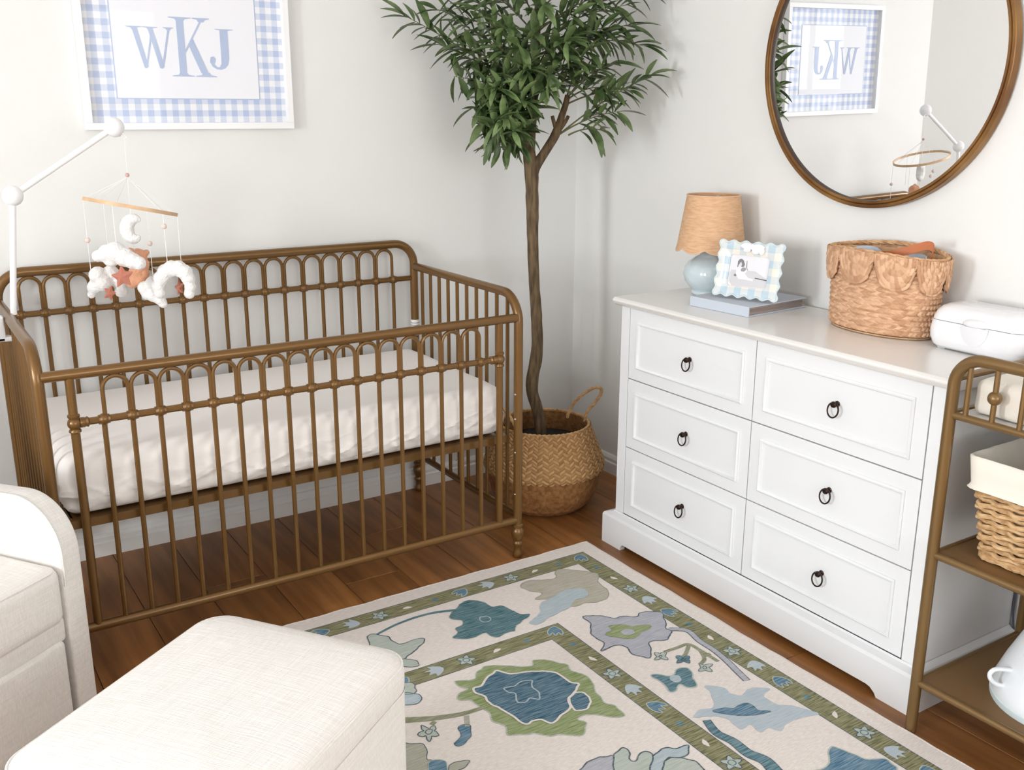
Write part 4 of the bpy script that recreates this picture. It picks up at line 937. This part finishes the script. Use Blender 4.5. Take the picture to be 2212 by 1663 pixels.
tcn = N.new('ShaderNodeTexCoord')
def axd(v, per_, off):
    d_ = N.new('ShaderNodeVectorMath'); d_.operation = 'DOT_PRODUCT'; d_.inputs[1].default_value = tuple(v/per_); Lk.new(tcn.outputs['Object'], d_.inputs[0])
    a = N.new('ShaderNodeMath'); a.operation = 'ADD'; a.inputs[1].default_value = off; Lk.new(d_.outputs['Value'], a.inputs[0])
    b = N.new('ShaderNodeMath'); b.operation = 'FRACT'; Lk.new(a.outputs[0], b.inputs[0]); c = N.new('ShaderNodeMath'); c.operation = 'GREATER_THAN'; c.inputs[1].default_value = .5; Lk.new(b.outputs[0], c.inputs[0]); return c.outputs[0]
xo = N.new('ShaderNodeMath'); xo.operation = 'ADD'; Lk.new(axd(fx, .044, 5.27), xo.inputs[0]); Lk.new(axd(fz, .044, 5.45), xo.inputs[1])
hm = N.new('ShaderNodeMath'); hm.operation = 'MULTIPLY'; hm.inputs[1].default_value = .5; Lk.new(xo.outputs[0], hm.inputs[0])
mx = N.new('ShaderNodeMix'); mx.data_type = 'RGBA'; mx.inputs[6].default_value = srgb(240, 234, 222); mx.inputs[7].default_value = srgb(186, 208, 220); Lk.new(hm.outputs[0], mx.inputs[0])
pb = N['Principled BSDF']; Lk.new(mx.outputs[2], pb.inputs['Base Color']); pb.inputs['Roughness'].default_value = .15; pb.inputs['Coat Weight'].default_value = .5
hole = [(FWd*.5+a, FH*.47+b) for a, b in rrect(.062, .046, .009, 5)]
oo = scal(0); oi = scal(.004); n_o = len(oo)
def hol(i, k):  # matching hole outline point by angle
    cx, cy = FWd*.5, FH*.47; a = math.atan2(oo[i][1]-cy, oo[i][0]-cx); hx, hy = .062-k, .046-k
    t = min(hx/max(1e-6, abs(math.cos(a))), hy/max(1e-6, abs(math.sin(a)))); x_, y_ = t*math.cos(a), t*math.sin(a); r = .010
    qx, qy = abs(x_), abs(y_)
    if qx > hx-r and qy > hy-r:
        dx, dy = qx-(hx-r), qy-(hy-r); l = math.hypot(dx, dy) or 1; qx, qy = hx-r+dx/l*r, hy-r+dy/l*r
    return cx+math.copysign(qx, x_), cy+math.copysign(qy, y_)
def ff(i, j):
    if j == 0: return fp(*oo[i], -.006)
    if j == 1: return fp(*oo[i], .001)
    if j == 2: return fp(*oi[i], .0045)
    if j == 3: q = hol(i, -.004); return fp(*q, .004)
    if j == 4: q = hol(i, 0); return fp(*q, .001)
    q = hol(i, .0); return fp(*q, -.006)
part('frame_border', MB().grid(ff, n_o, 6, cu=True), FM, frm, smooth=40)
part('frame_edge', MB().tube([fp(*q, .0012) for q in oo], .0022, 6, closed=True), mat('edge_glaze', (206, 224, 230), .15, coat=.5), frm)
ph = part('photograph', MB().prism([fp(*q, -.003) for q in hole], 0, 0, -fn_*.002), mat('photo_paper', (226, 226, 230), .4), frm, smooth=0)
part('frame_back', MB().prism([fp(a*.94+FWd*.03, b*.94+FH*.03, -.0062) for a, b in scal(.003)[::4]], 0, 0, -fn_*.004), mat('black_backing', (40, 40, 42), .8), frm, smooth=0)
part('easel_leg', MB().tube([fp(FWd/2, FH*.7, -.011), Vector(fp(FWd/2, .0, 0)-fn_*.07).xyz*Vector((1, 1, 0)).x if False else Vector((fp(FWd/2, 0).x-fnrm.x*.075, fp(FWd/2, 0).y-fnrm.y*.075, ZB+.003))], .003, 6), mat('black_backing', (40, 40, 42), .8), frm)
def shot(pts, c, k, name='photo_print'):
    u0_, v0_, s = 1450, 400, 310/1718
    P = []
    for (x, y) in pts:
        d = ray(u0_+x*s, v0_+y*s); o_ = fp(0, 0, -.0029+.0001*k); t = (o_-CAM).dot(fn_)/d.dot(fn_); P.append(CAM+d*t)
    part(name, MB().poly(P), mat('photo_grey_%d' % c, (c, c, c+2), .4), ph, smooth=0)
shot([(700,1050),(720,1010),(1000,1030),(1160,1140),(1130,1240),(720,1200),(690,1140)], 204, 1)
shot([(780,980),(800,960),(860,985),(900,975),(912,1020),(880,1060),(920,1110),(980,1125),(975,1150),(880,1130),(800,1120),(775,1060)], 238, 2)
shot([(790,980),(800,910),(820,885),(845,880),(870,900),(882,950),(870,978),(838,980),(820,940),(808,950),(800,980)], 120, 3)
shot([(820,935),(838,915),(848,945),(838,978),(818,970)], 214, 4)
shot([(830,1010),(850,985),(890,985),(895,1015),(870,1035),(835,1030)], 150, 4)
shot([(745,1080),(760,1055),(782,1075),(770,1092)], 120, 4); shot([(1000,1108),(1145,1138),(1143,1150),(1000,1118)], 80, 4)
shot([(895,985),(905,905),(913,906),(908,990),(918,1020),(908,1022)], 150, 3)
bw = MB()
for (a, b, ra, rb) in ((.124, .146, .021, .010), (.088, .147, .021, .010), (.106, .146, .009, .009), (.136, .136, .010, .011), (.118, .134, .013, .009), (.09, .136, .012, .007)):
    bw.sphere(fp(a, b, .008), 1, 14, 10, rot=Matrix((fx*ra, fz*rb, fn_*.0055)).transposed())
part('ceramic_bow', bw, mat('bow_white', (246, 246, 248), .15, coat=.5), frm, smooth=80)

# braided basket
BC = Vector((-.100, -1.524, ZT))
bas = thing('braided_basket', tuple(BC), 'oval braided hyacinth basket with scalloped petals round its rim', 'basket')
def braid(a, d, r, i, j):
    row = d/.0138; k = math.floor(row); f = row-k; c = a*58/(2*PI)+.37*k
    s = c+(f if f < .5 else 1-f)*1.5+.25*noise.noise(Vector((a*9, k*3.3, 0)))
    e = abs(math.sin(PI*f))**.55*(.45+.55*abs(math.sin(PI*s))**.6)
    return .0075*e+.0008*noise.noise(Vector((a*60, d*300, 0))), min(1, .2+.8*hsh(math.floor(s), k+(.5 if f < .5 else 0)))
bprof = [(.0, .001), (.9, .001), (.985, .008), (1.0, .02), (1.0, .06), (1.02, .12), (1.06, .17), (1.09, .214)]
bprof = [(r*.152, z) for r, z in bprof]
def oval(c): return c
nu = 420
body = weave(bprof[2:], BC, 528, 150, braid, sx=.088/.152, sy=1)
rimz = lambda a: .006*math.cos(2*a)+.004*math.sin(a+.5)
body.v = [(x, y, z+max(0, (z-ZT-.15)/.064)*rimz(math.atan2(y-BC.y, x-BC.x))) for x, y, z in body.v]
part('basket_wall', body, hyac_w, bas, smooth=80)
part('basket_floor', MB().lathe([(0, .002), (.147, .002), (.149, .006), (0, .006)], BC, 48, sx=.088/.152, cap=False), hyacinth, bas)
part('basket_lining', MB().lathe([(.143, .01), (.145, .08), (.154, .16), (.161, .209)], BC, 64, sx=.084/.152, cap=False), hyacinth, bas)
def rimpt(a, rr=.1655, z=.214): return BC+Vector((rr*.088/.152*math.cos(a), rr*math.sin(a), z+rimz(a)))
part('rim_braid', rope([rimpt(2*PI*k/160) for k in range(161)], .003, .0034, .55), hyacinth, bas)
npet = 9
for k in range(npet):
    a0 = 2*PI*(k+.3)/npet; hw = PI/npet*.985
    def pet(i, j):
        s = (i/40-.5)*2; depth_ = .085*(1-abs(s)**2.6)**.5 if abs(s) < 1 else 0; t = j/26; a = a0+s*hw; dz_ = .002+(.004+depth_)*t
        z = .217-dz_; q3 = (abs(s)**3+(t*.98)**3)**(1/3); rw = q3*5.4; al = math.atan2(t, s)*12; f_ = rw-math.floor(rw)
        rr = .1695+.003*math.sin(PI*t)-.005*t+.0055*abs(math.sin(PI*f_))**.55*(.45+.55*abs(math.sin(al+math.floor(rw)*.9+f_*1.2))**.6)
        return BC+Vector((rr*.090/.152*math.cos(a), rr*math.sin(a), z+rimz(a)))
    pm_ = MB().grid(pet, 41, 27); pm_.tone = [0]*len(pm_.v)
    for i in range(41):
        for j in range(27):
            s_ = (i/40-.5)*2; t_ = j/26; q3 = (abs(s_)**3+(t_*.98)**3)**(1/3)*5.4; al_ = math.atan2(t_, s_)*12; fl_ = math.floor(q3); pm_.tone[i*27+j] = .2+.8*hsh(math.floor((al_+fl_*.9+(q3-fl_)*1.2)/PI), fl_+k*7)
    part('scallop_petal', pm_, hyac_w, bas, smooth=80).modifiers.new('thick', 'SOLIDIFY').thickness = .004
# contents
def cup(c, r, h, tilt, label):
    R = Matrix.Rotation(tilt[0], 3, 'X') @ Matrix.Rotation(tilt[1], 3, 'Y')
    ax3 = tuple(R @ q for q in (X, Y, Z))
    o = part('plastic_cup', MB().lathe([(0, 0), (r*.8, 0), (r*.86, .006), (r, h), (r*.97, h+.001), (r*.83, .008), (0, .008)], c, 28, cap=False, axis=ax3), bluegrey, smooth=60, orgin=c)
    tag(o, label, 'cup', 'cups in the braided basket')
cup((-.107, -1.455, 1.005), .045, .03, (.1, -.25), 'pale blue cup at the left inside the braided basket')
cup((-.082, -1.535, 1.002), .034, .03, (.0, -.2), 'smaller pale blue cup in the middle of the braided basket')
cup((-.108, -1.6, 1.0), .046, .03, (-.1, -.3), 'pale blue cup under the leather strap in the basket')
sp_ = crom([(-.15, -1.465, 1.034), (-.152, -1.52, 1.036), (-.142, -1.57, 1.043), (-.118, -1.615, 1.062), (-.096, -1.635, 1.07), (-.08, -1.642, 1.06), (-.085, -1.64, 1.03)], False, 6)
st = MB(); ln_ = len(sp_)
st.grid(lambda i, j: sp_[i]+Vector((0, 0, (-.011, .011, .011, -.011)[j]))+Vector(((0, 0, .0025, .0025)[j], 0, 0)), ln_, 4, cv=True)
tag(part('leather_strap', st, leather, smooth=50, orgin=(-.13, -1.55, 1.03)), 'tan leather strap curving out of the braided basket', 'strap')

# wipes warmer
WC = Vector((-.098, -1.831, ZT))
ww = thing('wipes_warmer', tuple(WC), 'glossy white wipes warmer box with a clear front window', 'wipes warmer')
def slab(levels, n=12):
    rings = []
    for hx, hy, r, z, dx in levels: rings.append([WC+Vector((a+dx, b, z)) for a, b in rrect(hx, hy, r, n)])
    mb = MB().grid(lambda i, j: rings[j][i], len(rings[0]), len(rings), cu=True); q = len(rings)
    mb.f.append(tuple(i*q for i in range(len(rings[0])))[::-1]); mb.f.append(tuple(i*q+q-1 for i in range(len(rings[0])))); return mb
part('case', slab([(.060, .112, .03, .004, 0), (.068, .12, .034, .012, 0), (.0735, .126, .036, .03, 0), (.074, .127, .036, .05, 0), (.071, .124, .036, .072, 0)]), whiteplas, ww, smooth=50)
part('lid', slab([(.0705, .1235, .036, .0732, .0), (.070, .123, .036, .078, .0), (.066, .119, .036, .093, .002), (.058, .111, .034, .104, .004), (.047, .1, .03, .1095, .006), (.03, .08, .02, .112, .006)]), whiteplas, ww, smooth=50)
part('lid_recess', MB().lathe([(.001, .1128), (.08, .1128), (.086, .1118), (.088, .1105)], WC+X*.008, 40, sx=.36, cap=False), mat('lid_recess_shade', (224, 224, 227), .3), ww)  # greyer disc: shade of the lid recess put into the colour
part('foot_pad', MB().box(WC.x-.05, WC.x-.03, WC.y+.08, WC.y+.1, ZT+.0003, ZT+.006).box(WC.x-.05, WC.x-.03, WC.y-.1, WC.y-.08, ZT+.0003, ZT+.006), whiteplas, ww, smooth=0)
def wn(i, j):
    a = PI+PI*i/24; t = j/6; x_ = .036*math.cos(a)*t; z_ = .071+.047*math.sin(a)*t
    return Vector((WC.x-.0738-.004*(1-t*t)-.0005, WC.y-.006+x_, ZT+z_))
part('clear_window', MB().grid(wn, 25, 7), mat('clear_grey_window', (230, 230, 233), .06, coat=.6), ww, smooth=60)
part('lid_tab', MB().sphere((WC.x-.066, WC.y-.006, ZT+.077), 1, 16, 10, (.014, .036, .012)), whiteplas, ww, smooth=80)

# ------------------------------------------------------------------ changing table
TX0, TX1, TY0, TY1 = -.4608, -.045, -1.987, -2.86
ct = thing('changing_table', ((TX0+TX1)/2, (TY0+TY1)/2, 0), 'gold metal tube changing table with open shelves', 'changing table')
ZS = (.131, .451, .776); ZTT = .9035
for x in (TX0, TX1):
    rc = .062
    pts = [(x, TY0, 0), (x, TY0, .5), (x, TY0, ZTT-rc)]+arc((x, TY0-rc, ZTT-rc), Y, Z, rc, 0, PI/2, 10)[1:]+[(x, (TY0+TY1)/2, ZTT)]+arc((x, TY1+rc, ZTT-rc), -Y, Z, rc, PI/2, 0, 10)+[(x, TY1, .5), (x, TY1, 0)]
    part('tube_frame', MB().tube(pts, .0128, 14), goldt, ct)
    for z in ZS: part('shelf_rail', MB().tube([(x, TY0, z), (x, TY1, z)], .0085, 12), goldt, ct)
    for k in range(14):
        y = -2.0213-.0594*k
        part('gallery_spindle', MB().tube([(x, y, ZS[2]), (x, y, ZTT)], .006, 8), goldt, ct)
        if k % 2: part('gallery_ball', MB().sphere((x, y, .8335), .0148, 14, 10), goldt, ct)
for y in (TY0, TY1):
    part('end_rail', MB().tube([(TX0, y, .855), (TX1, y, .855)], .0085, 10), goldt, ct)
    for z in ZS: part('end_rail', MB().tube([(TX0, y, z), (TX1, y, z)], .0075, 10), goldt, ct)
shm = mat('bronze_shelf', (132, 100, 62), .5, metal=.25, var=.1)
for z in ZS[:2]: part('shelf', MB().box(TX0+.006, TX1-.006, TY1+.006, TY0-.006, z-.004, z+.004), shm, ct, smooth=0)
part('tray', MB().box(TX0+.006, TX1-.006, TY1+.006, TY0-.006, ZS[2]-.004, ZS[2]+.002), mat('white_tray', (232, 230, 226), .5), ct, smooth=0)
pd_ = part('changing_pad', MB().rbox((-.25, -2.42, .818), (.182, .409, .0385), .02, ni=24, ne=5, disp=lambda P, n: .004*noise.noise(P*14)), canvas, smooth=60, weld=.0003, orgin=(-.25, -2.42, .778))
tag(pd_, 'cream fabric changing pad on the top tray', 'changing pad')
# wicker hamper
HX0, HX1, HY0, HY1, HZ0, HZ1 = -.402, -.10, -2.058, -2.42, .4565, .684
hb_ = thing('wicker_basket', ((HX0+HX1)/2, (HY0+HY1)/2, HZ0), 'woven straw storage basket with white fabric liner', 'basket')
hc = Vector(((HX0+HX1)/2, (HY0+HY1)/2, 0)); hh = ((HX1-HX0)/2, (HY0-HY1)/2)
def hring(z, n=26, off=0):
    t = (z-HZ0)/(HZ1-HZ0); f = .028*t; P = []
    hx, hy, r = hh[0]+f+off, hh[1]+f+off, .022
    S_ = []
    for (A, B) in (((hx, -hy), (hx, hy)), ((hx, hy), (-hx, hy)), ((-hx, hy), (-hx, -hy)), ((-hx, -hy), (hx, -hy))):
        for k in range(n): t2 = k/n; S_.append((A[0]+(B[0]-A[0])*t2, A[1]+(B[1]-A[1])*t2))
    for a, b in S_:
        qa, qb = abs(a), abs(b)
        if qa > hx-r and qb > hy-r:
            dx, dy = qa-(hx-r), qb-(hy-r); l = math.hypot(dx, dy) or 1
            if l > r: qa, qb = hx-r+dx/l*r, hy-r+dy/l*r
        P.append(hc+Vector((math.copysign(qa, a), math.copysign(qb, b), z)))
    return P
nrow = 14
for k in range(nrow):
    z = HZ0+.008+k*(.170/nrow); P = hring(z, 40); Q = []
    for i, p in enumerate(P):
        d = (p-hc); d.z = 0; d.normalize(); Q.append(p+d*(.0055*math.sin(2*PI*i/8+PI*(k//1 % 2)))+Z*(.0018*math.cos(4*PI*i/8)))
    part('woven_row', MB().tube(Q, .0056, 6, closed=True), wicker, hb_)
P0s, P1s = hring(HZ0+.004, 10, -.004), hring(HZ0+.19, 10, -.004)
for p, q in zip(P0s, P1s): part('stake', MB().tube([p, q], .0038, 5), wicker, hb_)
for dz in (0, .006): part('base_braid', MB().tube(hring(HZ0+.0058+dz, 40, .002), [.0055+.0014*math.sin(i*1.3+dz*300) for i in range(160)], 6, closed=True), wicker, hb_)
part('basket_bottom', MB().box(HX0+.004, HX1-.004, HY1+.004, HY0-.004, HZ0+.002, HZ0+.006), wicker, hb_, smooth=0)
def liner(i, j):
    zz = [(HZ0+.163, .0155), (HZ0+.166, .0125), (HZ0+.172, .010), (HZ0+.2, .009), (HZ1+.006, .008), (HZ1+.009, .004), (HZ1+.006, 0), (HZ0+.15, -.02), (HZ0+.03, -.022)][j]
    z, off = zz; p = hring(z, 30, off+.0015*noise.noise(Vector((i*.7, j*.3, 0))))[i]; p.z += .004*noise.noise(Vector((i*.35, 5, 0))) if j < 3 else 0; return p
lm_ = [[None]*9 for _ in range(120)]
part('fabric_liner', MB().grid(liner, 120, 9, cu=True), canvas, hb_, smooth=70)
part('liner_bottom', MB().box(HX0+.023, HX1-.023, HY1+.023, HY0-.023, HZ0+.028, HZ0+.031), canvas, hb_, smooth=0)
# tapered white pail
pc_ = Vector((-.268, -2.222, ZS[0]+.0042))
pail = thing('tapered_pail', tuple(pc_), 'pale white tapered pail with a side loop on the bottom shelf', 'pail')
part('pail_body', MB().lathe([(0, .006), (.135, .006), (.149, .014), (.150, .022), (.146, .036), (.128, .085), (.104, .14), (.078, .19), (.058, .225), (.04, .245), (0, .25)], pc_, 56, cap=False), mat('pail_enamel', (232, 238, 242), .3, coat=.3), pail, smooth=50)
part('base_ring', MB().lathe([(.13, 0), (.150, 0), (.1515, .006), (.1515, .014), (.148, .017)], pc_, 56, cap=False), mat('pail_base', (206, 222, 224), .35), pail)
sd = Vector((-RGT.x, -RGT.y, 0)).normalized()
la = crom([tuple(pc_+sd*a+Z*b) for a, b in ((.130, .050), (.146, .046), (.166, .056), (.174, .072), (.166, .084), (.148, .086), (.118, .082))], False, 5)
part('loop_handle', MB().tube(la, .005, 8), mat('pail_enamel', (232, 238, 242), .3, coat=.3), pail)
dq = pc_+Vector((-.068, .047, .19)); nd = Vector((-.6, .38, .7)).normalized(); e1 = nd.cross(Z).normalized(); e2 = e1.cross(nd).normalized()
if e2.z < 0: e2 = -e2
def on_pail(u, v):
    d = ray(u, v); best = None
    for k in range(400):
        p = CAM+d*(1.6+k*.004); h_ = p.z-pc_.z; rr = (p.xy-pc_.xy).length
        R_ = [(.146, .036), (.128, .085), (.104, .14), (.078, .19), (.058, .225), (.04, .245)]
        for (ra, za), (rb, zb_) in zip(R_[:-1], R_[1:]):
            if za <= h_ <= zb_ and rr <= ra+(rb-ra)*(h_-za)/(zb_-za): return p
    return None
dp_ = on_pail(2190, 1365)
if dp_:
    n_ = (dp_-pc_); n_.z = 0; n_.normalize(); n_ = (n_*.85+Z*.5).normalized(); e1 = Z.cross(n_).normalized(); e2 = n_.cross(e1)
    part('diamond_badge', MB().prism([dp_+n_*.0012+e1*a+e2*b for a, b in ((0, .014), (.009, 0), (0, -.014), (-.009, 0))], 0, 0, n_*.0015), mat('badge_grey', (120, 128, 130), .4), pail, smooth=0)
# cords behind the table
for (u, off, colr, lab) in ((2166, 0, (240, 240, 242), 'white power cord hanging down the wall behind the dresser'), (2188, .006, (70, 74, 84), 'dark power cord hanging down the wall behind the dresser')):
    a_ = at(u+8, 1262, 0, WX-.012-off); b__ = at(u, 1365, 0, WX-.012-off)
    P = crom([(a_.x, a_.y, .62), tuple(a_), ((a_.x+b__.x)/2, (a_.y+b__.y)/2+.004, (a_.z+b__.z)/2), tuple(b__), (b__.x, b__.y, .03)], False, 6)
    tag(part('power_cord', MB().tube(P, .0032, 6), mat('cord_%d' % colr[0], colr, .5), orgin=(b__.x, b__.y, .03)), lab, 'cord')
# wall outlet under the crib
oc_ = at(980, 985, 1, WY-.004)
outl = thing('wall_outlet', (oc_.x, WY, oc_.z-.03), 'white wall outlet low on the wall behind the crib', 'outlet')
part('cover_plate', MB().box(oc_.x-.036, oc_.x+.036, WY-.006, WY-.0005, oc_.z-.058, oc_.z+.058), trimm, outl, smooth=0, bevel=.002)
for dz in (-.022, .022): part('socket_slots', MB().box(oc_.x-.012, oc_.x-.009, WY-.0066, WY-.006, oc_.z+dz-.006, oc_.z+dz+.006).box(oc_.x+.009, oc_.x+.012, WY-.0066, WY-.006, oc_.z+dz-.006, oc_.z+dz+.006), dark_metal, outl, smooth=0)
